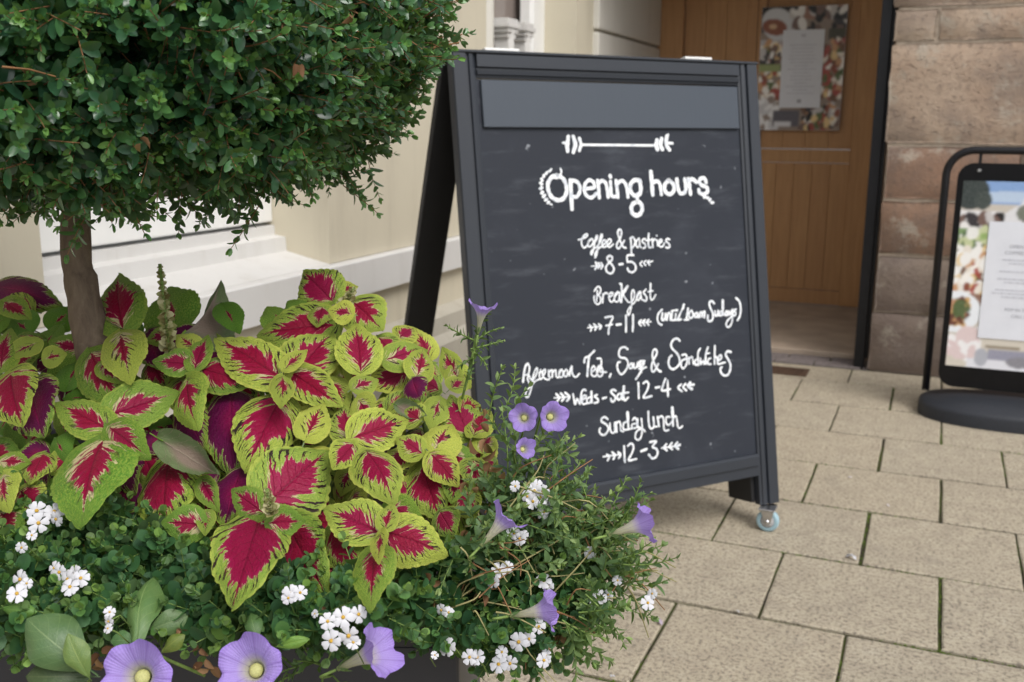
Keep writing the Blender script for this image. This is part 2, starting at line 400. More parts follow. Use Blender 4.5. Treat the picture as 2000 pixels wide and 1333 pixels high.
# stacked pale blocks at the far corner
z = ZS+.003
for k, zt in enumerate((1.055, 1.375, 1.676, 1.99, 2.31, 2.63)):
    boxes('corner_block', [(XF-.02, XF+.034, 5.40, 6.70, z+.008, zt-.008)], M_block, cb, bev=.010, seg=2); z = zt
    if k < 5: boxes('block_joint', [(XF-.02, XF+.008, 5.42, 6.70, zt-.0075, zt+.0075)], M_dirtycream, cb)

# ------------------------------------------------------------------ stone building on the right
YS = 5.10
sb = empty('stone_building', (0, 0, 0), label='old sandstone wall of uneven blocks beside the doorway', cat='stone wall')
boxes('wall_core', [(-.236, 3.6, YS+.0095, 5.75, 0, 3.2)], M_mortar, sb)
boxes('added_shade_ceiling', [(-1.795, -.25, YS+.35, 6.76, 2.35, 2.5)], M_cream, sb)  # unseen roof, added to keep the passage and door dark
boxes('added_shade_lintel', [(-1.795, 3.6, YS+.06, YS+.34, 2.5, 3.2)], M_stoneB, sb)  # added out of view with the ceiling, to darken the doorway
boxes('passage_side', [(-.30, -.246, 5.30, 6.75, 0, 2.349)], M_stoneC, sb)
def stone(x0, x1, z0, z1, mat, proud=0., seed=0, rough=.006):
    r = random.Random(seed*31+7); nx = max(5, min(10, int((x1-x0)/.08)+3)); nz = max(5, min(9, int((z1-z0)/.07)+3)); v = []; f = []
    dep = YS+.03
    for j in range(nz):
        for i in range(nx):
            ex = i in (0, nx-1); ez = j in (0, nz-1)
            x = x0+(x1-x0)*i/(nx-1); zz = z0+(z1-z0)*j/(nz-1)
            if i == 1: x = x0+.011
            if i == nx-2: x = x1-.011
            if j == 1: zz = z0+.011
            if j == nz-2: zz = z1-.011
            y = YS-proud*.15+r.uniform(-rough, rough)
            if ex or ez: y = YS+.0055+r.uniform(-.0015, .0015)
            if ex and ez: pass; x += (x0+x1-2*x)*.012; 
            x += r.uniform(-.004, .004); zz += r.uniform(-.003, .003)
            v.append((x, y, zz))
    for j in range(nz-1):
        for i in range(nx-1): f.append((j*nx+i, j*nx+i+1, (j+1)*nx+i+1, (j+1)*nx+i))
    ring = [i for i in range(nx)]+[j*nx+nx-1 for j in range(1, nz)]+[(nz-1)*nx+i for i in range(nx-2, -1, -1)]+[j*nx for j in range(nz-2, 0, -1)]
    b = len(v)
    for q in ring: v.append((v[q][0], dep, v[q][2]))
    n = len(ring)
    for k in range(n): f.append((ring[k], b+k, b+(k+1) % n, ring[(k+1) % n])[::-1])
    link('stone', lmesh('stone', v, f, mat, True), sb)
A, B, K = M_stoneA, M_stoneB, M_stoneC
rows = [ # z0,z1, joints, materials, proud
 (.0, .30, (-.248, .22, .72, 1.3, 2.0, 2.8, 3.6), (K, K, B, K, B, K), .03), (.30, .575, (-.240, .20, .62, 1.25, 1.9, 2.7, 3.6), (K, B, K, B, K, B), .02),
 (.58, .835, (-.244, .13, .60, 1.1, 1.8, 2.6, 3.6), (B, K, B, A, B, K), .018), (.84, 1.09, (-.238, .34, .9, 1.5, 2.3, 3.0, 3.6), (B, B, K, B, A, B), .008),
 (1.095, 1.55, (-.256, .86, 1.9, 2.8, 3.6), (A, A, A, A), .0), (1.555, 1.70, (-.255, -.065, .52, 1.2, 2.1, 3.0, 3.6), (A, A, A, A, A, A), .004),
 (1.705, 2.05, (-.27, .5, 1.3, 2.4, 3.6), (A, A, A, A), .004), (2.055, 2.5, (-.26, .7, 1.7, 2.7, 3.6), (A, B, A, A), .004), (2.505, 3.2, (-.25, 1.0, 2.3, 3.6), (A, A, A), .004)]
for k, (z0, z1, js, ms, pr) in enumerate(rows):
    for i in range(len(js)-1): stone(js[i]+.006, js[i+1]-.006, z0+.005, z1-.005, ms[i], pr, k*17+i, .005 if z1 < 1.1 else .003)
# black metal doorway frame against the stone
fr = empty('doorway_frame', (-.285, 5.17, 0), label='thin black metal doorway frame fixed against the stone wall', cat='door frame')
boxes('post', [(-.028, .022, -.03, .03, 0, 2.34)], M_black, fr, bev=.004); boxes('fixing_strip', [(.023, .036, -.012, .05, .05, 2.34)], M_black, fr)
boxes('head', [(-1.48, -.029, -.03, .03, 2.28, 2.34)], M_black, fr, bev=.004)

# ------------------------------------------------------------------ oak door at the end of the passage
YD = 6.77
dr = empty('oak_door', (-1.0, YD, 0), label='brown oak boarded door and frame at the end of the passage', cat='door')
def dbox(n, x0, x1, y0, y1, z0, z1, p=dr, bev=.0018): return boxes(n, [(x0+1.0, x1+1.0, y0, y1, z0, z1)], M_oak, p, bev=bev)
dbox('door_frame', -1.795, -1.622, -.05, .08, .03, 2.34); dbox('door_frame', -.395, -.31, -.09, .08, .03, 2.34)
dbox('door_frame', -1.6215, -.3955, -.05, .08, 2.2, 2.34)
x = -1.618
for w in (.136, .136, .134):                      # side panel of vertical boards
    dbox('board', x, x+w-.0015, -.012, .03, .035, 2.19); x += w
dbox('stile', x+.001, x+.062, -.03, .03, .035, 2.19); xl = x+.066          # leaf
lf = dbox('stile', xl, xl+.05, -.03, .03, .035, 2.19); dbox('stile', -.53, -.40, -.03, .03, .035, 2.19)
x0, x1 = xl+.052, -.532
nb = 4
for k in range(nb):
    a = x0+(x1-x0)*k/nb; dbox('board', a+.001, a+(x1-x0)/nb-.0005, -.004, .03, 1.035, 2.05); 
nb = 5
for k in range(nb):
    a = x0+(x1-x0)*k/nb; dbox('board', a+.001, a+(x1-x0)/nb-.0005, -.006, .03, .13, .945)
dbox('rail', x0, x1, -.014, .03, .948, 1.03); dbox('rail', x0, x1, -.014, .03, .035, .127); dbox('rail', x0, x1, -.014, .03, 2.053, 2.19)

# ------------------------------------------------------------------ printed posters (flat print as colour on a fine sheet)
class Canvas:
    def __init__(s, w, h, res): s.w, s.h, s.nx, s.ny = w, h, int(w/res)+1, int(h/res)+1; s.X, s.Y = np.meshgrid(np.linspace(0, 1, s.nx), np.linspace(0, 1, s.ny)); s.c = np.ones((s.ny, s.nx, 3))*.5
    def rect(s, x0, y0, x1, y1, c): s.c[(s.X >= x0) & (s.X <= x1) & (s.Y >= y0) & (s.Y <= y1)] = srgb(*c)
    def ell(s, x, y, a, b, c, rot=0):
        dx = s.X-x; dy = (s.Y-y); u = dx*math.cos(rot)+dy*math.sin(rot); v = -dx*math.sin(rot)+dy*math.cos(rot)
        s.c[(u/a)**2+(v/b)**2 <= 1] = srgb(*c)
    def poly(s, pts, c):
        ins = np.zeros(s.X.shape, bool); n = len(pts)
        for i in range(n):
            (xa, ya), (xb, yb) = pts[i], pts[(i+1) % n]
            k = ((ya > s.Y) != (yb > s.Y)) & (s.X < (xb-xa)*(s.Y-ya)/((yb-ya) or 1e-9)+xa); ins ^= k
        s.c[ins] = srgb(*c)
    def blobs(s, x0, y0, x1, y1, cols, n, sz, seed):
        r = random.Random(seed)
        for _ in range(n): s.ell(r.uniform(x0, x1), r.uniform(y0, y1), sz*r.uniform(.4, 1.2), sz*r.uniform(.25, .8), cols[r.randrange(len(cols))], r.uniform(-1, 1))
    def build(s, name, parent=None):
        for _ in range(2):
            p = np.pad(s.c, ((1, 1), (1, 1), (0, 0)), 'edge'); s.c = (p[1:-1, 1:-1]*2+p[:-2, 1:-1]+p[2:, 1:-1]+p[1:-1, :-2]+p[1:-1, 2:])/6
        g_ = s.c.mean(2, keepdims=True); s.c = g_+(s.c-g_)*.75
        v = np.stack([s.X*s.w, np.zeros_like(s.X), (1-s.Y)*s.h], -1).reshape(-1, 3); i = np.arange(s.nx*s.ny).reshape(s.ny, s.nx)
        f = np.stack([i[1:, :-1], i[1:, 1:], i[:-1, 1:], i[:-1, :-1]], -1).reshape(-1, 4)
        s.c = np.clip(s.c+RN.normal(0, .012, s.c.shape[:2])[..., None], 0, 1)
        return link(name, npmesh(name, v, f, M_print, False, col=s.c.reshape(-1, 3)), parent)
FOOD = [(150, 70, 35), (210, 150, 90), (235, 225, 210), (90, 110, 50), (180, 60, 40), (235, 200, 120), (120, 80, 50), (245, 240, 232)]
GREY = [(60, 55, 60), (200, 195, 195), (235, 232, 230), (120, 90, 80), (30, 28, 30)]
po = empty('door_poster', tuple(onY(1476, 254, YD-.042)), label='colour food poster fixed to the oak door', cat='poster')
cv = Canvas(.515, .755, .005); cv.rect(0, 0, 1, 1, (150, 130, 115))
cv.rect(0, 0, .35, .2, (45, 35, 32)); cv.ell(.2, .14, .2, .13, (205, 208, 215), .2); cv.ell(.16, .16, .15, .065, (150, 75, 38), .1); cv.ell(.14, .155, .05, .02, (215, 170, 120))
cv.rect(.5, 0, 1, .1, (160, 110, 85)); cv.blobs(.35, .02, 1, .2, GREY, 40, .06, 1); cv.rect(.8, .18, 1, .27, (75, 72, 50)); cv.rect(0, .26, .26, .36, (190, 185, 190))
cv.blobs(0, .3, .28, .75, FOOD, 90, .055, 2); cv.blobs(.75, .28, 1, .75, FOOD, 90, .055, 3); cv.blobs(0, .33, .25, .5, GREY, 30, .05, 4); cv.rect(0, .46, .26, .52, (150, 165, 90))
cv.blobs(0, .75, .25, 1, [(205, 205, 210), (235, 235, 238), (150, 130, 120)], 50, .07, 5); cv.blobs(.55, .8, 1, 1, FOOD+GREY, 60, .05, 6)
cv.rect(.2, .84, .52, .97, (95, 92, 105)); cv.rect(.22, .93, .42, .97, (215, 215, 222)); cv.build('print', po)
boxes('backing', [(-.001, .516, .001, .006, -.001, .756)], M_paper, po)
def textmesh(txt, size, mat, parent, loc, name='printed_text', align='LEFT'):
    c = bpy.data.curves.new('txt', 'FONT'); c.body = txt; c.size = size; c.align_x = align; c.resolution_u = 2
    o = bpy.data.objects.new('txt', c); C.objects.link(o); bpy.context.view_layer.update()
    me = bpy.data.meshes.new_from_object(o.evaluated_get(bpy.context.evaluated_depsgraph_get())); bpy.data.objects.remove(o)
    me.name = name; me.materials.clear(); me.materials.append(mat)
    me.transform(Matrix.Rotation(math.pi/2, 4, 'X')); q = link(name, me, parent); q.location = loc; return q
def dashes(parent, lines, mat):
    """unreadably small lines of print: broken strokes"""
    v = []; f = []
    for (xc, z, w, h) in lines:
        x = xc-w/2
        while x < xc+w/2:
            k = rnd.uniform(.4, 2.2)*h*1.6; k = min(k, xc+w/2-x)
            b = len(v); v += [(x, -.0012, z), (x+k, -.0012, z), (x+k, -.0012, z+h), (x, -.0012, z+h)]; f.append((b, b+1, b+2, b+3)); x += k+h*.6
    return tag(link('fine_print', lmesh('fine_print', v, f, mat), parent), kind='stuff')
M_fine = plain('faint_grey_print', (.55, .56, .62), .7, .2, 12, .03)
ntc = empty('paper_notice', tuple(onY(1521, 211, YD-.05)), label='white paper notice taped over the food poster on the oak door', cat='notice')
boxes('sheet', [(0, .252, 0, .001, 0, .475)], M_paper, ntc)
dashes(ntc, [(.126, .38-k*.021, rnd.uniform(.08, .18), .006) for k in range(15)]+[(.126, .43, .03, .02)], M_fine)
boxes('stamp', [(.11, .135, -.001, -.0002, .03, .052)], M_ink, ntc)

# ------------------------------------------------------------------ black swinging pavement sign on the right
sg = empty('swing_sign', (.36, 4.46, 0), label='black framed swinging poster sign on a rubber base by the stone wall', cat='pavement sign')
bpts = []
a, b = .36, .215
bv = []; bf = []; N = 40
prof = [(1.0, 0), (1.0, .045), (.985, .056), (.95, .064), (.55, .088), (.2, .094), (0.001, .095)]
for (s, z) in prof:
    for k in range(N):
        w = 2*math.pi*k/N; c, s_ = math.cos(w), math.sin(w); bv.append((a*s*math.copysign(abs(c)**.8, c), b*s*math.copysign(abs(s_)**.8, s_), z))
for i in range(len(prof)-1):
    for k in range(N): bf.append((i*N+k, i*N+(k+1) % N, (i+1)*N+(k+1) % N, (i+1)*N+k))
link('base', lmesh('base', bv, bf, M_rubber, True), sg)
xl, xr, zb, zt, rr = -.335, .335, .10, 1.085, .10
pts = [(xl, 0, .09)]
for k in range(9):
    w = math.pi-k*math.pi/16; pts.append((xl+rr+rr*math.cos(w), 0, zt-rr+rr*math.sin(w)))
for k in range(9):
    w = math.pi/2-k*math.pi/16; pts.append((xr-rr+rr*math.cos(w), 0, zt-rr+rr*math.sin(w)))
pts.append((xr, 0, .09)); tube('frame_tube', pts, .0155, M_black, sg, 12)
def rrect(x0, x1, z0, z1, r, k=5):
    o = []
    for cx, cz, w0 in ((x1-r, z1-r, 0), (x0+r, z1-r, 90), (x0+r, z0+r, 180), (x1-r, z0+r, 270)):
        for i in range(k+1): w = R(w0+90*i/k); o.append((cx+r*math.cos(w), cz+r*math.sin(w)))
    return o
pr = rrect(-.292, .292, .115, 1.035, .06); n = len(pr)
v = [(p[0], -.007, p[1]) for p in pr]+[(p[0], .007, p[1]) for p in pr]
link('panel', lmesh('panel', v, [tuple(range(n)), tuple(range(n, 2*n))[::-1]]+[(i, i+n, (i+1) % n+n, (i+1) % n) for i in range(n)], M_signblk), sg)
for x in (-.215, .215):
    boxes('hanger', [(x-.006, x+.006, -.004, .004, 1.02, 1.08)], M_black, sg); boxes('bolt', [(x-.007, x+.007, -.012, -.0075, 1.0, 1.012)], M_steel, sg, bev=.002)
cv = Canvas(.52, .76, .004)
cv.rect(0, 0, 1, 1, (205, 195, 180)); cv.rect(0, 0, 1, .12, (120, 165, 225)); cv.ell(.35, .08, .25, .03, (180, 205, 235)); cv.ell(.06, .06, .13, .09, (62, 72, 70)); cv.ell(.15, .1, .06, .05, (70, 80, 76))
cv.poly([(.28, .25), (.3, .17), (.42, .11), (.46, .03), (.6, .0), (1, .0), (1, .25)], (222, 222, 226)); cv.rect(.62, .06, 1, .24, (196, 130, 85)); cv.rect(.66, .08, .7, .24, (60, 50, 50)); cv.rect(.8, .08, .83, .24, (60, 50, 50))
cv.rect(0, .155, .3, .185, (228, 226, 228)); cv.rect(0, .185, .28, .24, (120, 112, 108)); cv.blobs(0, .19, .28, .28, GREY, 40, .05, 11); cv.ell(.44, .16, .05, .04, (120, 125, 110)); cv.rect(.435, .19, .45, .23, (90, 80, 70)); cv.ell(.44, .235, .04, .015, (120, 70, 50))
cv.rect(.0, .25, .42, .36, (122, 160, 92)); cv.blobs(0, .27, .38, .4, [(150, 185, 90), (90, 120, 70), (200, 210, 150), (235, 235, 230)], 60, .05, 12)
cv.blobs(0, .36, .4, .62, FOOD+[(242, 240, 236)]*7, 150, .045, 13); cv.rect(0, .60, 1, .66, (150, 105, 80))
cv.ell(.02, .70, .20, .115, (232, 238, 245)); cv.ell(.02, .70, .125, .075, (205, 218, 222)); cv.blobs(.0, .65, .10, .75, [(150, 85, 60), (110, 60, 45), (215, 165, 70), (90, 110, 60), (205, 140, 90)], 50, .05, 14)
cv.rect(0, .83, 1, 1, (214, 205, 188)); cv.blobs(0, .82, .2, .93, [(240, 238, 240), (225, 200, 200)], 20, .07, 15)
cv.rect(.27, .87, .52, .885, (150, 135, 110)); cv.rect(.3, .89, .62, .95, (150, 150, 172)); cv.rect(.15, .95, .8, 1, (225, 226, 235)); cv.ell(.25, .94, .05, .05, (175, 178, 190)); cv.ell(.52, .955, .09, .03, (140, 138, 148)); cv.rect(.66, .86, 1, 1, (190, 180, 170)); cv.blobs(.68, .9, 1, 1, FOOD, 30, .05, 16)
pp = cv.build('poster', sg); pp.location = (-.268, -.0085, .205)
pn = empty('sign_notice', (.36-.158, 4.46-.012, .332), label='white printed opening notice on the swinging poster sign', cat='notice')
boxes('sheet', [(0, .32, 0, .001, 0, .475)], M_paper, pn)
textmesh('OPEN EVERY DAY', .020, M_ink, pn, (.16, -.0012, .372), align='CENTER'); textmesh('COFFEE, TEA & CAKE', .020, M_ink, pn, (.16, -.0012, .347), align='CENTER')
textmesh('POP IN TO BOOK', .018, M_ink, pn, (.16, -.0012, .118), align='CENTER'); textmesh('CALL 01432', .018, M_ink, pn, (.16, -.0012, .092), align='CENTER')
dashes(pn, [(.16, z, w, .005) for z, w in ((.322, .2), (.308, .15), (.275, .21), (.245, .22), (.231, .17), (.2, .23), (.186, .25), (.172, .18))], M_fine)
tube('crest', [(.16+.02*math.cos(k*math.pi/10), -.0012, .425+.026*math.sin(k*math.pi/10)) for k in range(20)], .0012, M_fine, pn, 4, closed=True)
# ================================================================== THE CHALK A-BOARD
BY, BL = .872, .165
ab = empty('chalkboard_sign', (-.426, 2.888, 0), BY, label='charcoal wooden A-board with chalk opening hours standing on the paving', cat='A-board')
ML = Matrix.Translation((0, 0, .228)) @ Matrix.Rotation(-BL, 4, 'X')
RW = Matrix.Translation((-.426, 2.888, 0)) @ Matrix.Rotation(BY, 4, 'Z') @ ML
def onboard(o): o.matrix_basis = ML @ o.matrix_basis; return o
PW, PH = .832, .939
onboard(boxes('chalk_panel', [(-PW-.004, .004, .0005, .008, -.06, PH+.13)], M_chalkb, ab))
sp = [(0, .018), (0, -.004), (.007, -.006), (.009, -.010), (.020, -.012), (.0215, -.006), (.028, -.006), (.030, -.0135), (.064, -.0145), (.067, -.010), (.067, .018)]
onboard(extrude('stile', sp, 'z', -.155, 1.131, M_frame, ab))
onboard(extrude('stile', [(-PW-p[0], p[1]) for p in sp], 'z', -.155, 1.131, M_frame, ab))
tp = [(p[1]*1.02, 1.072+p[0]*.88) for p in sp]
onboard(extrude('top_rail', tp, 'x', -.8315, -.0005, M_frame, ab))
onboard(boxes('top_cap', [(-.905, .070, -.017, .02, 1.1315, 1.139)], M_frame, ab, bev=.002))
onboard(boxes('header_panel', [(-.822, -.006, -.0095, .0003, .948, 1.067)], M_header, ab, bev=.0015))
onboard(extrude('bottom_rail', [(.0004, .0), (-.008, -.001), (-.0145, -.008), (-.0145, -.034), (.0004, -.036)], 'x', -.831, -.0005, M_frame, ab))
onboard(boxes('lower_rail', [(-.831, -.0005, -.006, .018, -.066, -.0365)], M_frame, ab))
for u in (-.832-.052, -.012): onboard(boxes('leg_block', [(u, u+.064, .0185, .125, -.150, -.067)], M_back, ab))
for u0, u1 in ((-.806, -.708), (-.187, -.094)):
    h = onboard(boxes('hinge', [(u0, u1, -.012, .030, 1.1395, 1.1465)], M_gloss, ab, bev=.001)); onboard(tube('hinge_pin', [(u0, .032, 1.142), (u1, .032, 1.142)], .004, M_steel, ab))  # steel plates; the sky's reflection on them put in as white
# back leaf leaning the other way
top = ML @ Vector((0, .036, 1.128)); BA = R(21)
MB_ = Matrix.Translation((0, top.y, top.z)) @ Matrix.Rotation(BA, 4, 'X')
def onback(o): o.matrix_basis = MB_ @ o.matrix_basis; return o
LB = (top.z-.078)/math.cos(BA)
for u in (-.900, -.020): onback(boxes('back_stile', [(u, u+.087, .0, .024, -LB, 0)], M_back, ab, bev=.002))
onback(boxes('back_rail', [(-.812, -.021, .0, .024, -.07, -.001)], M_back, ab)); onback(boxes('back_rail', [(-.812, -.021, .0, .024, -LB+.09, -LB+.15)], M_back, ab))
# casters
def caster(p, ang):
    bm_v = []; 
    c = boxes('caster', [(-.024, .024, -.024, .024, .069, .074), (-.012, .012, -.012, .012, .064, .0685)], M_steel, ab, bev=.001)
    c.location = (p[0], p[1], 0); c.rotation_euler = (0, 0, ang)
    for s in (-1, 1):
        y = s*.0135; v = [(-.018, y, .0645), (.020, y, .0645), (.012, y, .030), (.004, y, .024), (-.004, y, .030)]; v2 = [(a, b+s*.0018, d) for a, b, d in v]
        n = len(v); link('fork', lmesh('fork', v+v2, [tuple(range(n)), tuple(range(n, 2*n))[::-1]]+[(i, (i+1) % n, n+(i+1) % n, n+i) for i in range(n)], M_steel), c)
    wv, wf = lathe([(.004, -.0095), (.020, -.0095), (.021, -.006), (.0215, 0), (.021, .006), (.020, .0095), (.004, .0095)], 24, 'y'); w = link('wheel', lmesh('wheel', wv, wf, plain('grey_plastic_hub', (.42, .42, .43), .4), True), c); w.location = (.002, 0, .0335)
    tv, tf = lathe([(.0205, -.010), (.029, -.0115), (.0325, -.008), (.0335, 0), (.0325, .008), (.029, .0115), (.0205, .010)], 28, 'y'); w = link('tyre', lmesh('tyre', tv, tf, M_tyre, True), c); w.location = (.002, 0, .0335)
    bv, bf = lathe([(.0005, -.020), (.006, -.019), (.007, -.0158), (.007, .0158), (.006, .019), (.0005, .020)], 12, 'y'); w = link('axle_bolt', lmesh('axle_bolt', bv, bf, M_steel, True), c); w.location = (.002, 0, .0335)
inv = (Matrix.Translation((-.426, 2.888, 0)) @ Matrix.Rotation(BY, 4, 'Z')).inverted()
wp = inv @ onz(1497, 1037)
caster((wp.x, wp.y), R(-52)); caster((-.87, wp.y), R(-20))
be = MB_ @ Vector((0, .012, -LB)); caster((.03, be.y), R(10)); caster((-.868, be.y), R(70))
br = onboard(boxes('brake_lever', [(.028, .058, -.012, .012, -.166, -.161)], M_black, ab, bev=.002))

# ---- hand lettering, traced as strokes and laid on the panel
def topanel(x, y):
    o = RW @ Vector((0, 0, 0)); n = (RW.to_3x3() @ Vector((0, -1, 0))); d = ray(x, y); t = (o-O).dot(n)/d.dot(n); q = RW.inverted() @ (O+d*t); return q.x, q.z
_k = [0]
def ribbon(V, F, pts, w):
    _k[0] += 1; y = -.0006-.000012*(_k[0] % 60)
    P = [Vector(p) for p in pts]; n = len(P)
    if n == 1: P.append(P[0]+Vector((.0003, 0))); n = 2
    L = []; Rr = []
    for i in range(n):
        t = (P[min(i+1, n-1)]-P[max(i-1, 0)]); 
        if t.length < 1e-7: t = Vector((1, 0))
        t.normalize(); nn = Vector((-t.y, t.x)); ww = w*.5*(1+.10*math.sin(i*1.3+_k[0])); L.append(P[i]+nn*ww); Rr.append(P[i]-nn*ww)
    b = len(V)
    for a, c in zip(L, Rr): V.append((a.x, y, a.y)); V.append((c.x, y, c.y))
    for i in range(n-1): F.append((b+2*i, b+2*i+1, b+2*i+3, b+2*i+2))
    for e, s in ((0, -1), (n-1, 1)):
        t = (P[min(1, n-1)]-P[0]) if e == 0 else (P[-1]-P[-2])
        if t.length < 1e-7: t = Vector((1, 0))
        a0 = math.atan2(t.y, t.x)+(math.pi/2 if s < 0 else -math.pi/2); bb = len(V)
        for q in range(7): a = a0+math.pi*q/6; V.append((P[e].x+w*.5*math.cos(a), y, P[e].y+w*.5*math.sin(a)))
        F.append(tuple(range(bb, bb+7)))
def line(name, crop, strokes, closed=()):
    x0, y0, sc = crop; V = []; F = []
    for st in strokes:
        w, pts = st[0], st[1:]
        px = [Vector((x0+p[0]/sc, y0+p[1]/sc)) for p in pts]
        px = catmull(px, 5) if len(px) > 2 else px
        q = [topanel(p[0], p[1]) for p in px]
        m = sum(px, Vector((0, 0)))/len(px); a = topanel(m.x, m.y); b = topanel(m.x+1, m.y); c = topanel(m.x, m.y+1)
        k = (math.hypot(b[0]-a[0], b[1]-a[1])+math.hypot(c[0]-a[0], c[1]-a[1]))/2
        ribbon(V, F, q, w*(.9 if sc in (10, 3.808) else .78)/sc*k)
    me = lmesh(name, V, F, M_chalk); onboard(link(name, me, ab))
c0 = (1000, 230, 3.808); c1 = (1040, 320, 10); c2 = (1220, 310, 10); c3 = (1120, 430, 9.524); c4 = (1140, 540, 10.25); c5 = (1270, 570, 10.53); c6 = (1010, 660, 9.09); c7 = (1190, 640, 8); c8 = (1150, 780, 9.52)
line('chalk_ornament', c0, [(17, (525, 203), (1062, 208)), (30, (418, 142), (412, 190), (413, 250)), (30, (417, 165), (405, 200), (413, 235)), (30, (455, 142), (468, 200), (455, 258)), (28, (462, 160), (474, 200), (462, 240)), (26, (500, 155), (512, 200), (500, 245)), (20, (382, 188), (420, 196)), (12, (374, 188), (400, 190)),
 (34, (1078, 170), (1072, 205), (1080, 236)), (32, (1112, 158), (1104, 205), (1118, 236)), (30, (1150, 140), (1146, 200), (1170, 240)), (20, (1158, 190), (1192, 192)), (18, (1160, 128), (1150, 170))])
line('chalk_lettering', c1, [(86, (480, 228), (380, 262), (302, 380), (308, 520), (370, 650), (490, 715), (600, 680), (662, 560), (655, 420), (590, 290), (480, 228)), (40, (545, 100), (560, 150), (550, 215)), (60, (430, 272), (478, 280)),
 (86, (735, 330), (748, 500), (768, 885)), (76, (745, 335), (840, 340), (912, 420), (922, 540), (870, 640), (790, 650)), (74, (1045, 490), (1130, 480), (1205, 462), (1190, 370), (1110, 322), (1030, 390), (1008, 510), (1050, 620), (1150, 665), (1245, 585)),
 (74, (1268, 330), (1290, 500), (1302, 665)), (74, (1290, 390), (1360, 335), (1430, 390), (1460, 520), (1475, 655)), (70, (1520, 350), (1530, 560), (1560, 645), (1625, 640)), (80, (1512, 240), (1520, 262)), (76, (1630, 335), (1650, 500), (1665, 655)), (72, (1655, 390), (1740, 335), (1815, 400), (1850, 540), (1862, 655)),
 (42, (365, 110), (330, 155)), (56, (275, 175), (265, 200)), (56, (215, 230), (222, 255)), (52, (165, 300), (195, 330)), (52, (145, 380), (190, 400)), (52, (140, 490), (190, 470)), (52, (165, 580), (205, 555)), (52, (200, 650), (245, 615)), (50, (240, 720), (285, 690)), (46, (290, 775), (320, 745)), (34, (340, 790), (375, 800)), (26, (340, 130), (250, 190), (180, 300), (165, 420), (180, 560), (240, 680), (330, 770))])
line('chalk_lettering', c2, [(84, (285, 430), (190, 425), (115, 500), (110, 630), (190, 725), (290, 690), (312, 570), (280, 430), (295, 440)), (76, (300, 440), (300, 500)), (78, (250, 700), (240, 780)), (86, (235, 845), (145, 900), (128, 1000), (160, 1085), (250, 1112), (320, 1050), (338, 960), (300, 870), (235, 845)),
 (88, (508, 262), (525, 480), (545, 705)), (76, (565, 470), (630, 440), (690, 520), (712, 700)), (80, (858, 425), (785, 500), (785, 630), (865, 700), (950, 640), (950, 510), (858, 425)), (78, (1015, 405), (1035, 580), (1085, 680), (1170, 660), (1190, 540), (1168, 405)), (70, (1175, 420), (1200, 600)),
 (76, (1240, 400), (1265, 560), (1282, 695)), (74, (1262, 440), (1320, 400), (1395, 465)), (76, (1585, 470), (1565, 400), (1500, 385), (1450, 440), (1490, 515), (1590, 560), (1620, 630), (1550, 700), (1460, 670), (1445, 610)), (50, (1545, 765), (1575, 745)), (56, (1610, 775), (1625, 765)), (56, (1650, 820), (1670, 800)), (52, (1690, 865), (1725, 860))])
L3s = [(40, (90, 370), (160, 350), (235, 315), (255, 272), (220, 268), (160, 335), (145, 430), (180, 515), (240, 490), (285, 400), (340, 352), (300, 370), (268, 430), (280, 495), (330, 480), (368, 400), (345, 355)),
 (38, (365, 440), (420, 380), (445, 310), (420, 300), (392, 420), (365, 560), (335, 645), (318, 620), (345, 560), (430, 500), (500, 400), (532, 300), (515, 268), (482, 380), (452, 520), (425, 650), (398, 705), (400, 620), (450, 545), (520, 490), (590, 430), (595, 385), (555, 380), (525, 450), (550, 510), (620, 480), (690, 415), (690, 368), (650, 362), (622, 430), (650, 505), (695, 490), (735, 452)),
 (44, (970, 520), (920, 500), (865, 390), (822, 260), (832, 190), (872, 182), (890, 240), (865, 340), (805, 440), (803, 510), (840, 530), (895, 460), (938, 390)),
 (42, (1062, 340), (1070, 500), (1075, 640)), (40, (1050, 345), (1095, 320), (1138, 380), (1130, 465), (1090, 520)), (38, (1215, 345), (1170, 390), (1160, 470), (1195, 510), (1225, 440), (1218, 355), (1235, 480), (1255, 515)), (38, (1335, 350), (1285, 365), (1280, 410), (1330, 450), (1335, 510), (1295, 525)),
 (44, (1397, 255), (1390, 400), (1400, 500), (1435, 512)), (34, (1345, 385), (1440, 370)), (38, (1462, 350), (1475, 512)), (36, (1475, 400), (1505, 355), (1530, 375)), (36, (1555, 375), (1565, 480)), (36, (1545, 290), (1548, 296)), (38, (1595, 440), (1645, 395), (1620, 360), (1585, 420), (1600, 490), (1655, 495), (1690, 430)), (40, (1785, 365), (1745, 350), (1715, 390), (1770, 440), (1788, 495), (1755, 522), (1718, 508)),
 (44, (672, 662), (624, 700), (648, 765), (715, 835), (750, 905), (728, 975), (675, 996), (614, 955), (602, 880), (650, 805), (712, 745), (715, 690), (672, 662)), (46, (850, 828), (915, 818)), (44, (1115, 655), (1000, 665), (1003, 785)), (44, (1003, 785), (1085, 780), (1150, 845), (1150, 930), (1080, 976), (1015, 940), (1005, 895)),
 (26, (330, 862), (520, 850)), (42, (408, 785), (432, 850), (400, 920)), (42, (460, 800), (488, 850), (455, 895)), (40, (510, 800), (542, 850), (512, 908)), (34, (1275, 770), (1235, 818), (1272, 862)), (34, (1345, 758), (1305, 800), (1340, 845)), (34, (1405, 755), (1375, 790), (1418, 840)), (34, (1470, 765), (1400, 795))]
line('chalk_lettering', c3, L3s)
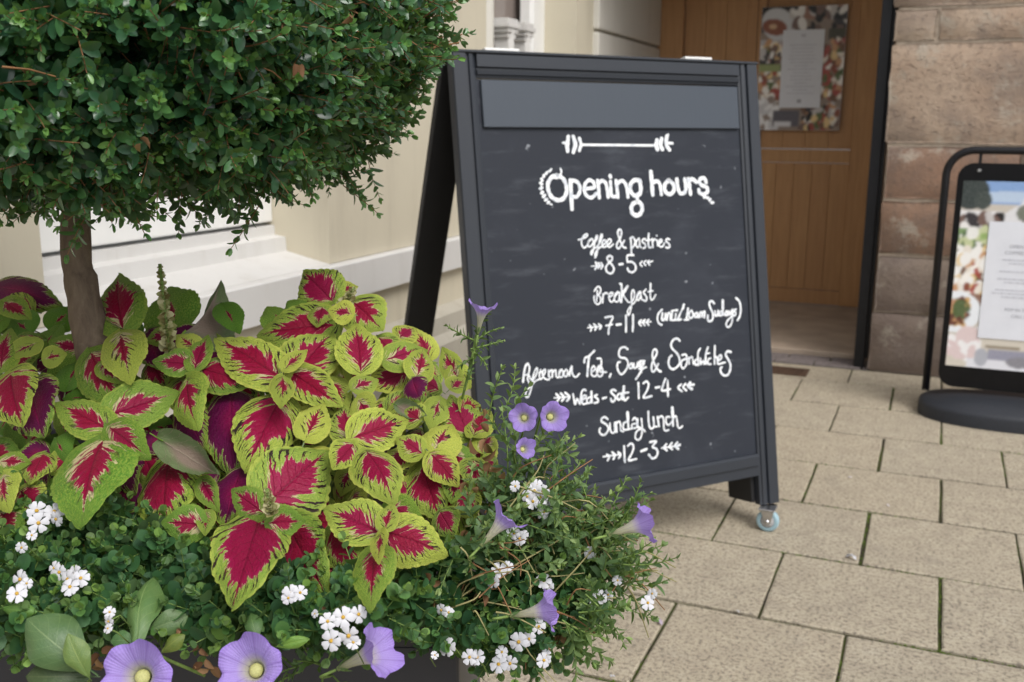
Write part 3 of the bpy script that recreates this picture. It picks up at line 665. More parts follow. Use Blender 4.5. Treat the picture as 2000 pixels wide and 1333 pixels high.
line('chalk_lettering', c4, [(38, (210, 298), (260, 222), (310, 212), (338, 270), (320, 340), (285, 372), (335, 430), (330, 520), (280, 562), (222, 520), (202, 430), (212, 395)), (38, (270, 285), (262, 400), (255, 500)), (42, (385, 355), (380, 440), (375, 530)), (38, (382, 385), (435, 332), (480, 352)),
 (38, (498, 425), (570, 380), (572, 330), (522, 345), (502, 430), (540, 515), (590, 490), (630, 400), (690, 312), (632, 350), (610, 450), (640, 512), (700, 480), (712, 350)), (40, (712, 325), (722, 470), (742, 525)), (52, (722, 150), (752, 160)), (46, (752, 170), (762, 350), (752, 515)), (36, (770, 330), (860, 205), (880, 200), (830, 300), (790, 365), (850, 470), (905, 522), (980, 490), (1012, 390), (1002, 290), (970, 285), (950, 400), (960, 540), (930, 700), (898, 780), (880, 755), (882, 680), (945, 590), (1025, 510), (1080, 400), (1130, 305), (1075, 350), (1055, 440), (1095, 482), (1135, 400)),
 (36, (1135, 310), (1150, 440), (1165, 470)), (40, (1242, 262), (1192, 325), (1232, 380), (1262, 440), (1232, 498), (1190, 475)), (50, (1335, 150), (1332, 280)), (36, (1330, 280), (1330, 400), (1350, 472), (1392, 450), (1440, 370)), (34, (1285, 312), (1382, 290)),
 (46, (425, 825), (575, 808), (535, 930), (500, 1050), (492, 1155)), (38, (440, 988), (572, 965)), (58, (655, 972), (738, 962)), (50, (842, 785), (845, 950), (842, 1112)), (50, (982, 772), (984, 940), (976, 1100)),
 (30, (75, 1030), (330, 1005)), (42, (110, 975), (152, 1025), (135, 1095)), (42, (200, 960), (252, 1010), (222, 1078)), (42, (295, 955), (348, 1003), (315, 1058)), (30, (1095, 930), (1345, 912)), (42, (1150, 875), (1100, 930), (1145, 992)), (42, (1222, 870), (1178, 920), (1218, 985)), (42, (1298, 868), (1258, 915), (1298, 980))])
line('chalk_lettering', c5, [(46, (238, 372), (165, 450), (142, 560), (172, 650), (232, 685)), (52, (245, 440), (235, 560), (262, 590), (300, 540), (312, 440), (325, 580)), (46, (340, 585), (362, 450), (400, 450), (412, 585)), (46, (452, 392), (432, 560), (470, 590), (500, 570)), (40, (430, 400), (560, 375)), (40, (522, 455), (512, 575), (545, 585)), (30, (540, 400), (545, 405)),
 (40, (545, 580), (620, 430), (692, 262)), (60, (684, 268), (668, 345)), (46, (620, 430), (565, 580), (632, 568)), (54, (772, 352), (738, 575)), (46, (695, 582), (785, 575)), (46, (848, 385), (802, 430), (800, 520), (848, 542), (882, 470), (848, 385)), (46, (955, 430), (912, 470), (920, 525), (962, 510), (972, 440), (985, 530)), (48, (1012, 530), (1025, 430), (1060, 432), (1062, 522), (1080, 440), (1120, 410), (1108, 535)),
 (50, (1312, 242), (1262, 192), (1212, 230), (1232, 330), (1282, 440), (1282, 560), (1230, 610), (1182, 585), (1182, 490)), (44, (1330, 400), (1332, 490), (1370, 488), (1392, 390)), (44, (1395, 490), (1402, 400)), (66, (1488, 185), (1490, 350)), (46, (1450, 400), (1415, 480), (1462, 488), (1490, 380), (1495, 480)), (46, (1562, 400), (1530, 470), (1570, 485), (1592, 400), (1600, 480)),
 (42, (1625, 400), (1645, 478), (1690, 360), (1690, 500), (1672, 640), (1618, 728), (1562, 700), (1572, 620), (1640, 540), (1700, 490)), (46, (1762, 362), (1722, 390), (1755, 440), (1740, 490), (1700, 488)), (50, (1762, 132), (1830, 205), (1858, 350), (1840, 500), (1792, 588))])
line('chalk_lettering', c6, [(50, (102, 785), (122, 620), (150, 500), (190, 460)), (40, (190, 460), (218, 530), (200, 650), (185, 740), (230, 840)), (34, (112, 672), (200, 658), (240, 738), (290, 700)), (34, (262, 760), (300, 620), (348, 535), (358, 590), (320, 690), (270, 780), (245, 920), (195, 1050), (152, 1040), (162, 950), (240, 855), (330, 765), (400, 735)),
 (36, (415, 570), (392, 680), (420, 742), (462, 680), (500, 600), (490, 560), (450, 610), (462, 700), (545, 748), (590, 700)), (30, (380, 622), (450, 600)), (38, (555, 580), (562, 690)), (34, (562, 625), (600, 572)), (38, (622, 575), (622, 700)), (36, (630, 620), (680, 572), (690, 680), (730, 708), (750, 640), (782, 562), (742, 610), (750, 690), (802, 690), (812, 610), (790, 562)), (36, (862, 560), (830, 620), (840, 682), (882, 680), (895, 600), (862, 560)), (44, (965, 510), (940, 580), (925, 670)), (38, (968, 505), (972, 610), (1002, 680), (1050, 695), (1100, 640)),
 (46, (1188, 440), (1205, 360), (1275, 325), (1368, 232)), (50, (1272, 340), (1255, 520), (1242, 680)), (38, (1310, 615), (1382, 560), (1350, 500), (1312, 580), (1330, 672), (1400, 672), (1440, 560), (1480, 490), (1420, 540), (1420, 650), (1475, 690), (1522, 620), (1500, 530)), (38, (1418, 370), (1485, 378), (1490, 500), (1470, 600), (1580, 612)), (44, (1658, 645), (1638, 695)),
 (30, (655, 1070), (900, 1050)), (46, (690, 1000), (745, 1062), (700, 1140)), (46, (770, 985), (832, 1060), (790, 1122)), (46, (850, 975), (928, 1050), (880, 1122)), (40, (988, 1000), (1028, 1188), (1062, 1080), (1112, 1180), (1125, 1060), (1150, 950), (1190, 918), (1215, 940)), (38, (1150, 1105), (1222, 1060), (1200, 1020), (1152, 1065), (1162, 1172), (1230, 1168)), (38, (1300, 1050), (1242, 1085), (1240, 1150), (1290, 1155), (1315, 1080)), (48, (1315, 955), (1322, 1150)),
 (42, (1415, 1015), (1370, 1040), (1428, 1090), (1430, 1140), (1370, 1160)), (42, (1515, 1078), (1578, 1060))])
line('chalk_lettering', c7, [(36, (285, 342), (230, 306), (162, 340), (146, 430), (182, 472), (250, 482), (290, 550), (270, 640), (200, 730), (150, 702), (121, 620), (131, 550), (166, 540)), (32, (340, 555), (310, 600), (322, 642), (360, 620), (352, 565)), (32, (380, 560), (382, 632), (420, 620), (440, 540), (442, 622)), (34, (482, 520), (462, 600)), (30, (460, 545), (530, 520), (542, 560), (500, 620), (462, 650)), (36, (570, 620), (510, 652), (460, 740), (412, 808)), (28, (552, 520), (482, 600), (500, 700)),
 (36, (790, 690), (740, 640), (692, 540), (670, 430), (690, 350), (730, 350), (738, 410), (692, 500), (660, 580), (660, 670), (690, 692), (730, 630), (762, 568)), (44, (785, 682), (800, 690)), (38, (1097, 210), (1060, 174), (1002, 190), (962, 260), (980, 330), (1050, 400), (1090, 480), (1088, 580), (1000, 652), (940, 620), (921, 550), (938, 470), (970, 440)),
 (34, (1132, 432), (1190, 422), (1210, 490), (1200, 580), (1152, 640), (1120, 600), (1132, 520), (1190, 490)), (32, (1240, 470), (1242, 570)), (30, (1250, 490), (1290, 460), (1312, 572)), (32, (1372, 490), (1332, 530), (1350, 590), (1390, 560)), (36, (1418, 330), (1382, 400), (1388, 590)), (32, (1420, 480), (1422, 580), (1460, 520), (1482, 580), (1500, 440)), (36, (1538, 310), (1502, 420), (1512, 570)), (28, (1500, 410), (1560, 400)), (32, (1582, 480), (1542, 500), (1542, 570), (1582, 572)), (38, (1645, 285), (1640, 570)), (32, (1640, 490), (1680, 460), (1692, 570)),
 (32, (1700, 520), (1750, 480), (1740, 430), (1702, 470), (1702, 570), (1750, 560), (1810, 545)), (40, (1898, 385), (1850, 372), (1815, 420), (1850, 490), (1888, 570), (1888, 660), (1850, 738), (1790, 748), (1742, 700), (1736, 640), (1756, 620)), (38, (452, 862), (456, 980), (460, 1105)), (38, (530, 872), (580, 842), (613, 890), (590, 980), (532, 1098), (660, 1072)), (40, (722, 940), (782, 930)), (38, (875, 802), (832, 920), (826, 988), (950, 962)), (40, (910, 832), (916, 1072)),
 (38, (1120, 890), (1072, 940), (1132, 998)), (38, (1190, 880), (1152, 930), (1200, 985)), (50, (1262, 860), (1230, 915), (1290, 962)), (44, (1220, 905), (1318, 892)), (38, (98, 990), (60, 972), (20, 1002), (50, 1040), (92, 1085), (82, 1140), (42, 1160), (20, 1115)), (36, (150, 1032), (120, 1080), (140, 1132), (180, 1100), (190, 1040), (202, 1125)), (54, (225, 925), (220, 1010)), (38, (220, 1010), (222, 1090), (242, 1140), (292, 1095)), (32, (172, 1032), (300, 1015))])
line('chalk_lettering', c8, [(42, (348, 370), (290, 332), (232, 370), (242, 422), (310, 462), (358, 520), (348, 600), (280, 668), (212, 640), (192, 580), (210, 540)), (38, (390, 450), (396, 560), (430, 628), (478, 600), (476, 440)), (50, (480, 440), (498, 600)), (46, (505, 430), (515, 610)), (38, (515, 450), (560, 412), (588, 480), (592, 580), (640, 602)), (38, (700, 420), (645, 450), (640, 555), (690, 570), (735, 560), (800, 545), (870, 535)), (66, (716, 250), (725, 380)), (46, (725, 380), (735, 560)),
 (38, (810, 390), (850, 342), (888, 400), (895, 520)), (36, (870, 455), (802, 470), (800, 540)), (46, (905, 370), (905, 505), (950, 530)), (38, (975, 362), (988, 500), (985, 620), (960, 722), (910, 758), (862, 720), (872, 625), (930, 565), (1010, 562), (1038, 602)), (44, (1102, 232), (1108, 400), (1125, 510), (1165, 548), (1208, 500), (1196, 335)), (38, (1200, 400), (1215, 500), (1265, 512)), (50, (1275, 330), (1300, 500)), (38, (1290, 355), (1350, 312), (1388, 380), (1392, 540), (1425, 588), (1480, 572)), (38, (1502, 332), (1442, 332), (1432, 430), (1480, 482), (1540, 420)), (66, (1548, 160), (1558, 330)), (42, (1558, 330), (1562, 500)), (38, (1562, 365), (1615, 312), (1640, 420), (1652, 510), (1690, 540), (1735, 500)),
 (48, (652, 872), (658, 1020), (667, 1165)), (44, (722, 870), (780, 822), (828, 880), (800, 1000), (735, 1135), (878, 1112)), (54, (970, 968), (1070, 928)), (46, (1135, 798), (1250, 782), (1180, 885), (1250, 922), (1278, 1000), (1240, 1078), (1172, 1098), (1112, 1032)),
 (32, (265, 1070), (560, 1030)), (44, (330, 1030), (380, 1062), (345, 1138)), (44, (430, 985), (482, 1040), (452, 1115)), (44, (540, 982), (588, 1032), (552, 1095)), (34, (1350, 908), (1690, 860)), (42, (1440, 835), (1388, 898), (1448, 955)), (42, (1542, 812), (1494, 880), (1548, 935)), (50, (1642, 805), (1600, 868), (1662, 925)), (50, (1640, 870), (1690, 845))])
# ================================================================== THE PLANTER AND ITS PLANTS
PA = R(22.76)                                        # the box stands square to the photographer
hd = Vector((_sy, _cy, 0)); hr = Vector((_cy, -_sy, 0))
def pl(lat, dep, z): return hr*lat+hd*dep+Vector((0, 0, z))
PC = pl(-.50, 1.335, 0); ZP = .655
pb = empty('planter', PC, PA, label='dark grey square planter box full of coleus and trailing flowers', cat='planter')
hx, hy = .445, .355
boxes('side_panel', [(-hx, hx, -hy, -hy+.022, .03, ZP-.03)], M_planter, pb, bev=.003); boxes('side_panel', [(-hx, hx, hy-.022, hy, .03, ZP-.03)], M_planter, pb, bev=.003)
boxes('side_panel', [(-hx, -hx+.022, -hy+.0225, hy-.0225, .03, ZP-.03)], M_planter, pb, bev=.003); boxes('side_panel', [(hx-.022, hx, -hy+.0225, hy-.0225, .03, ZP-.03)], M_planter, pb, bev=.003)
for b in ((-hx-.006, hx+.006, -hy-.006, -hy+.034), (-hx-.006, hx+.006, hy-.034, hy+.006)): boxes('rim', [(*b, ZP-.0295, ZP)], M_planter, pb, bev=.003)
for b in ((-hx-.006, -hx+.034, -hy+.0345, hy-.0345), (hx-.034, hx+.006, -hy+.0345, hy-.0345)): boxes('rim', [(*b, ZP-.0295, ZP)], M_planter, pb, bev=.003)
boxes('plinth', [(-hx+.02, hx-.02, -hy+.02, hy-.02, 0, .0295)], M_planter, pb)
g = 14; v = [((i/g-.5)*2*(hx-.023), (j/g-.5)*2*(hy-.023), ZP-.045+rnd.uniform(-.008, .012)) for j in range(g+1) for i in range(g+1)]
so_ = link('compost', lmesh('compost', [tuple(Matrix.Translation(PC) @ Matrix.Rotation(PA, 4, 'Z') @ Vector(p)) for p in v], [(j*(g+1)+i, j*(g+1)+i+1, (j+1)*(g+1)+i+1, (j+1)*(g+1)+i) for j in range(g) for i in range(g)], M_soil, True)); tag(so_, kind='stuff')

# ------------------------------------------------------------------ small leaves: one shape, many places
def leaf_shape(wid, fold=.12, droop=.12, prof=((.18, .70), (.48, 1.), (.8, .66))):
    v = [(0, 0, 0)]
    for u, h in prof:
        z = -droop*u*u; v += [(-wid/2*h, u, z+fold*wid*h), (0, u, z), (wid/2*h, u, z+fold*wid*h)]
    v.append((0, 1, -droop)); n = len(prof); f = [(0, 2, 1), (0, 3, 2)]
    for r in range(n-1):
        a = 1+3*r; b = a+3; f += [(a, a+1, b+1), (a, b+1, b), (a+1, a+2, b+2), (a+1, b+2, b+1)]
    a = 1+3*(n-1); t = len(v)-1; f += [(a, a+1, t), (a+1, a+2, t)]
    return np.array(v, float), np.array(f, int)
def np4(M): return np.array(M)
def basis(d, up=None, roll=0.):
    """matrix whose Y runs along d"""
    d = Vector(d).normalized(); up = Vector(up) if up is not None else Vector((0, 0, 1))
    x = d.cross(up)
    if x.length < .05: x = d.cross(Vector((1, 0, 0)))
    x.normalize(); z = x.cross(d)
    m = Matrix((x, d, z)).transposed().to_4x4()
    return m @ Matrix.Rotation(roll, 4, 'Y')
def sprig(r, length, gap, lmin, lmax, ang=(38, 62), bend=.35, whorl=2, tip=True):
    """leaf matrices, tints and stem points of one shoot growing along +Y"""
    Ms = []; ts = []; pts = []; p = Vector((0, 0, 0)); d = Vector((0, 1, 0)); k = 0; s = 0
    bx, bz = r.uniform(-bend, bend), r.uniform(-bend, bend)
    while s < length:
        d = (d+Vector((bx, 0, bz))*gap/length*1.2).normalized(); p = p+d*gap; s += gap; pts.append(p.copy()); q = s/length
        L = (lmin+(lmax-lmin)*r.random())*(1.05-.55*max(0, q-.55)/.45)
        for w in range(whorl):
            a = k*math.pi/2+w*2*math.pi/whorl+r.uniform(-.35, .35)
            side = basis(d) @ Vector((math.cos(a), 0, math.sin(a))); an = R(r.uniform(*ang))*(1-.35*q)
            ld = d*math.cos(an)+side*math.sin(an)
            m = basis(ld, d, r.uniform(-.4, .4)); m.translation = p
            Ms.append(np4(m @ Matrix.Diagonal((L, L, L, 1)))); ts.append(min(1, max(0, .18+.55*q*q+r.uniform(-.16, .16))))
        k += 1
    if tip:
        for w in range(2):
            a = r.random()*6; ld = d+Vector((math.cos(a), 0, math.sin(a)))*.35; m = basis(ld, (0, 0, 1), r.random()*3); m.translation = p; L = lmin*.75
            Ms.append(np4(m @ Matrix.Diagonal((L, L, L, 1)))); ts.append(r.uniform(.75, 1.))
    return np.array(Ms), np.array(ts), [Vector((0, 0, 0))]+pts
def place(variants, mats, rr):
    A, T, St = [], [], []
    for M_ in mats:
        Ms, ts, pts = variants[rr.randrange(len(variants))]; m = np4(M_); A.append(np.einsum('ij,njk->nik', m, Ms)); T.append(ts+rr.gauss(0, .17)); St.append([M_ @ p for p in pts])
    return np.concatenate(A), np.clip(np.concatenate(T), 0, 1), St
def foliage(root, A, T, shape, mat, nsingle, mass='foliage', piece='leaf'):
    """the leaves that show largest become parts, the rest one mass"""
    v0, f0 = shape; inv_ = np4(root.matrix_world.inverted() if root.matrix_world != Matrix() else Matrix.Translation(-root.location))
    P = A[:, :3, 3]+A[:, :3, 1]*.5; d = P-np.array(O); z = d@np.array(FW); x = 1000+FPX*(d@np.array(RT))/z; y = 666.5-FPX*(d@np.array(UP))/z
    nn = A[:, :3, 2]/np.linalg.norm(A[:, :3, 2], axis=1)[:, None]; face = np.abs((nn*d).sum(1))/np.linalg.norm(d, axis=1)
    L = np.linalg.norm(A[:, :3, 1], axis=1); sc = L/z*(.4+face)*np.where((x > 5) & (x < 1995) & (y > 5) & (y < 1328), 1, 0)*np.exp(-(z-z.min())*2.5)
    idx = np.argsort(-sc)[:nsingle]; sel = np.zeros(len(A), bool); sel[idx] = True
    B = np.einsum('ij,njk->nik', inv_, A)
    R_ = B[~sel]; vv = np.concatenate([v0, np.ones((len(v0), 1))], 1); VV = np.einsum('nij,kj->nki', R_, vv)[..., :3]
    n = len(R_); F = (f0[None]+np.arange(n)[:, None, None]*len(v0)).reshape(-1, 3)
    me = npmesh(mass, VV.reshape(-1, 3), F, mat, True, tint=np.repeat(T[~sel], len(v0))); o = link(mass, me, root); o['kind'] = 'stuff'
    lib = [npmesh(piece, v0, f0, mat, True, tint=np.full(len(v0), (k+.5)/8)) for k in range(8)]
    for i in idx: link(piece, lib[min(7, int(T[i]*8))], root, Matrix(B[i].tolist()))
def stems(root, St, rad, mat, name='stems'):
    V_, F_ = [], []
    for pts in St:
        v, f = tubemesh(pts, [rad*(1-.5*i/len(pts)) for i in range(len(pts))], 4); b = len(V_); V_ += v; F_ += [tuple(q+b for q in a) for a in f]
    Mi = Matrix.Translation(-root.location)
    o = link(name, npmesh(name, [tuple(Mi @ p) for p in V_], F_, mat), root); o['kind'] = 'stuff'; return o

# ------------------------------------------------------------------ clipped ball tree
M_box = leafmat('small_glossy_tree_leaf', ((0., (.018, .062, .036)), (.35, (.036, .115, .050)), (.65, (.075, .20, .065)), (1., (.15, .31, .075))), .27, .6, .18, back=((.09, .15, .08), .7))
CC = Vector((-.93, .96, 1.41)); TRX, TRZ, TN = .415, .365, 3.0
tr = empty('clipped_ball_tree', Vector((-.955, .925, ZP-.04)), label='clipped ball-headed evergreen with small glossy leaves on a bare trunk in the planter', cat='tree')
t0 = at(196, 760, 1.255); t1 = at(178, 660, 1.25); t2 = at(160, 560, 1.245); t3 = at(148, 450, 1.24); base = Vector((t0.x+.01, t0.y, ZP-.05)) - tr.location
tp_ = catmull([base, t0-tr.location, t1-tr.location, t2-tr.location, t3-tr.location, Vector((-.95, .95, 1.30))-tr.location], 5)
tv, tf = tubemesh(tp_, [.026-.0095*min(1, i/22)+.0008*math.sin(i*1.7) for i in range(len(tp_))], 16)
rr = random.Random(3); tv = [p+Vector((rr.uniform(-1, 1), rr.uniform(-1, 1), 0))*.0006 for p in tv]
link('trunk', lmesh('trunk', tv, tf, M_bark, True), tr)
rr = random.Random(5)
for k in range(14):
    a = k*2.4; e = rr.uniform(-.1, .9); d = Vector((math.cos(a)*math.cos(e), math.sin(a)*math.cos(e), math.sin(e)*.8)); b = Vector((-.95, .95, 1.16+.010*k))
    tube('branch', [tuple(b+d*s-tr.location+Vector((rr.uniform(-.01, .01),)*3)) for s in (0, .08, .17, .26, .34)], [.009, .007, .005, .0035, .002], M_bark, tr, 6)
def crown_pt(a, p):
    c, s = math.cos(p), math.sin(p); k = (1+.045*math.sin(3*a+1)*math.sin(2.3*p)+.03*math.sin(7*a+4*p)+.02*math.sin(13*a-6*p))
    cc = math.copysign(abs(c)**(2/TN), c); ss = math.copysign(abs(s)**(2/TN), s)
    P = Vector((math.cos(a)*TRX*cc, math.sin(a)*TRX*cc, TRZ*ss)); N_ = Vector((math.cos(a)*abs(c)**(2-2/TN)/TRX, math.sin(a)*abs(c)**(2-2/TN)/TRX, math.copysign(abs(s)**(2-2/TN), s)/TRZ)).normalized()
    return P*k, N_
var = [sprig(rr, rr.uniform(.035, .058), .0085, .0135, .0200, (48, 78)) for _ in range(14)]
mats = []
toC = Vector((O.x-CC.x, O.y-CC.y, 0)).normalized()
while len(mats) < 7800:
    a = rr.uniform(0, 2*math.pi); p = math.asin(rr.uniform(-1, 1)); P, N_ = crown_pt(a, p)
    w = CC+P; facing = N_.dot(toC)
    keep = 1. if (w.z < 1.48 and facing > -.25) else .35
    if rr.random() > keep: continue
    lay = rr.random(); off = rr.uniform(-.05, .0) if lay < .62 else rr.uniform(-.12, -.04)
    if rr.random() < .05: off += .014
    if rr.random() < .012: off += .03
    d = (N_*rr.uniform(.6, 1.3)+Vector((rr.uniform(-1, 1), rr.uniform(-1, 1), rr.uniform(-.5, 1.1)))*.7).normalized()
    if N_.z < -.3: d = (d+Vector((0, 0, .55))).normalized(); off -= .008
    m = basis(d, (rr.uniform(-1, 1), rr.uniform(-1, 1), 1), rr.uniform(0, 6)); m.translation = CC+P+N_*(off-.035); mats.append(m)
A_, T_, St_ = place(var, mats, rr)
foliage(tr, A_, T_, leaf_shape(.52, .14, .10, ((.14, .60), (.42, 1.), (.72, .90), (.93, .42))), M_box, 300)
stems(tr, St_, .0008, M_twig, 'twigs')
# longer bare brown twig lengths seen among the leaves
St2 = []
for _ in range(170):
    a = rr.uniform(0, 2*math.pi); p = math.asin(rr.uniform(-1, .4)); P, N_ = crown_pt(a, p)
    if N_.dot(toC) < -.2 or N_.z < -.35: continue
    d = (Vector((rr.uniform(-1, 1), rr.uniform(-1, 1), rr.uniform(-.35, .6)))+N_*.35).normalized(); q = CC+P-N_*rr.uniform(.004, .04); L = rr.uniform(.03, .085)
    St2.append([q-d*L*.5, q+Vector((0, 0, .002)), q+d*L*.5])
stems(tr, St2, .0010, M_twig, 'twigs')
dl = leaf_shape(.6, .5, .5)
for x, y, D in ((70, 150, .86), (560, 50, .9), (585, 130, .9), (40, 270, .9), (30, 255, .91), (272, 275, .86), (690, 35, .95)):
    for q in range(2):
        m = basis((rr.uniform(-1, 1), rr.uniform(-.4, .4), rr.uniform(-1, .2)), None, rr.random()*6); m.translation = at(x+rr.uniform(-6, 6), y+rr.uniform(-6, 6), D)-tr.location; m = m @ Matrix.Scale(.011, 4)
        link('dead_leaf', npmesh('dead_leaf', dl[0], dl[1], M_dead, True, tint=np.full(len(dl[0]), rr.random())), tr, m)

# ------------------------------------------------------------------ coleus
def coleusmat():
    m = Mat('coleus_leaf', .48, .35)
    uv = m.n('UVMap').outputs[0]; sp_ = m.n('SeparateXYZ'); m.l(uv, sp_.inputs[0]); u, vv = sp_.outputs[0], sp_.outputs[1]
    oi = m.n('ObjectInfo'); rnd_ = oi.outputs['Random']; cs = m.n('SeparateColor'); m.l(oi.outputs['Color'], cs.inputs[0]); PR, PG, PB, PA_ = cs.outputs[0], cs.outputs[1], cs.outputs[2], oi.outputs['Alpha']
    sv = m.math('SUBTRACT', m.math('MULTIPLY', vv, 2.), 1.); t = m.math('ABSOLUTE', sv); side = m.math('SIGN', sv)
    seed = m.math('MULTIPLY', rnd_, 57.)
    s = m.math('ADD', m.math('SUBTRACT', u, m.math('MULTIPLY', t, .40)), m.math('MULTIPLY', m.math('SUBTRACT', m.noise(uv, 7, 3, .6), .5), .10))
    def nz(fs, ft, off, det=2):
        c = m.n('CombineXYZ'); m.l(m.math('ADD', m.math('MULTIPLY', s, fs), m.math('MULTIPLY', side, 3.7)), c.inputs[0]); m.l(m.math('MULTIPLY', t, ft), c.inputs[1]); m.l(m.math('ADD', seed, off), c.inputs[2])
        return m.noise(c.outputs[0], 1., det, .5)
    n1 = nz(9, 1.2, 0); n2 = nz(24, 1.6, 5, 3); n3 = nz(34, 1.8, 9, 2); n4 = nz(5, 3, 13)
    ur = m.math('DIVIDE', m.math('SUBTRACT', u, .40), .58)
    d = m.math('SQRT', m.math('ADD', m.math('MULTIPLY', m.math('MULTIPLY', t, t), 1.), m.math('MULTIPLY', ur, ur)))
    d = m.math('SUBTRACT', d, m.math('MULTIPLY', m.math('SUBTRACT', 1., m.smooth(t, 0., .13)), .30))
    thr = m.math('ADD', PR, m.math('ADD', m.math('MULTIPLY', m.math('SUBTRACT', n1, .5), .50), m.math('MULTIPLY', m.math('SUBTRACT', n2, .5), .95)))
    mag = m.smooth(m.math('SUBTRACT', thr, d), -.015, .02)
    wd_ = m.math('ADD', .03, m.math('MULTIPLY', PG, m.math('ADD', m.math('MULTIPLY', m.smooth(n4, .40, .66), .16), m.math('MULTIPLY', m.math('SUBTRACT', 1., m.smooth(u, .05, .38)), .26))))
    cream = m.smooth(m.math('SUBTRACT', m.math('ADD', thr, wd_), d), -.02, .035)
    thr3 = m.math('ADD', m.math('ADD', PR, .18), m.math('MULTIPLY', PA_, .18))
    feather = m.math('MULTIPLY', m.smooth(m.math('ADD', m.math('MULTIPLY', n3, .6), m.math('MULTIPLY', n2, .4)), .535, .556), m.smooth(m.math('SUBTRACT', m.math('ADD', thr3, m.math('MULTIPLY', m.math('SUBTRACT', n1, .5), .5)), d), -.04, .06))
    feather = m.math('MULTIPLY', feather, m.math('MINIMUM', m.math('MULTIPLY', PA_, 1.6), 1.))
    fine = m.noise(uv, 38, 4, .75)
    green = m.mix(m.math('ADD', PB, m.math('MULTIPLY', m.math('SUBTRACT', fine, .5), 2.2)), (.11, .28, .03, 1), (.66, .70, .12, 1))
    green = m.mix(m.math('MULTIPLY', m.smooth(m.noise(oi.outputs['Location'], 900, 0), .4, .6), .35), green, (.13, .30, .05, 1)); green = m.mix(m.math('MULTIPLY', m.smooth(t, .86, 1.), m.math('MULTIPLY', PB, .8)), green, (.64, .66, .13, 1))
    vr = m.math('PINGPONG', m.math('MULTIPLY', s, 9.5), .5); vein = m.math('SUBTRACT', 1., m.smooth(vr, .0, .05))
    red = m.mix(m.smooth(m.math('SUBTRACT', thr, d), 0., .25), (.37, .008, .065, 1), (.30, .004, .034, 1))
    red = m.mix(m.math('MULTIPLY', rnd_, .4), red, (.30, .006, .085, 1))
    red = m.mix(m.math('MULTIPLY', m.math('MAXIMUM', m.math('MULTIPLY', vein, .5), m.math('SUBTRACT', 1., m.smooth(t, .0, .035))), .6), red, (.13, .004, .022, 1))
    red = m.mix(m.math('MULTIPLY', m.smooth(fine, .70, .8), .5), red, (.6, .12, .2, 1))
    dark = m.smooth(PR, .74, .86); red = m.mix(m.math('MULTIPLY', dark, m.smooth(d, .0, .6)), red, (.10, .003, .035, 1)); red = m.mix(m.math('MULTIPLY', dark, .5), red, (.16, .004, .09, 1))  # dark type: burgundy leaves, plus shade deep in the clump put into colour
    c = m.mix(cream, green, (.70, .62, .34, 1))
    c = m.mix(feather, c, m.mix(m.smooth(m.math('SUBTRACT', d, PR), .0, .2), (.16, .006, .03, 1), (.035, .018, .015, 1)))
    c = m.mix(mag, c, red)
    g = m.n('NewGeometry').outputs['Backfacing']; bk = m.mix(m.smooth(d, .35, .75), (.33, .25, .20, 1), (.20, .27, .12, 1)); bk = m.mix(m.math('MAXIMUM', m.math('MULTIPLY', vein, .7), m.math('SUBTRACT', 1., m.smooth(t, .0, .07))), bk, (.42, .34, .27, 1))
    c = m.mix(g, c, bk); m.base(c)
    pk = m.noise(uv, 26, 2, .5)
    m.bump(m.math('ADD', m.math('ADD', m.math('MULTIPLY', m.math('SUBTRACT', 1., vein), .5), m.math('MULTIPLY', m.smooth(t, 0., .08), .7)), m.math('ADD', m.math('MULTIPLY', pk, 1.3), m.math('MULTIPLY', m.math('SUBTRACT', 1., m.math('MULTIPLY', mag, .6)), m.noise(uv, 70, 2)))), .8, .0016)
    tb = m.n('BsdfTranslucent'); m.l(c, tb.inputs[0]); mx = m.n('MixShader'); mx.inputs[0].default_value = .28
    m.l(m.b.outputs[0], mx.inputs[1]); m.l(tb.outputs[0], mx.inputs[2]); m.l(mx.outputs[0], m.t.nodes['Material Output'].inputs[0])
    return m.m
M_col = coleusmat()
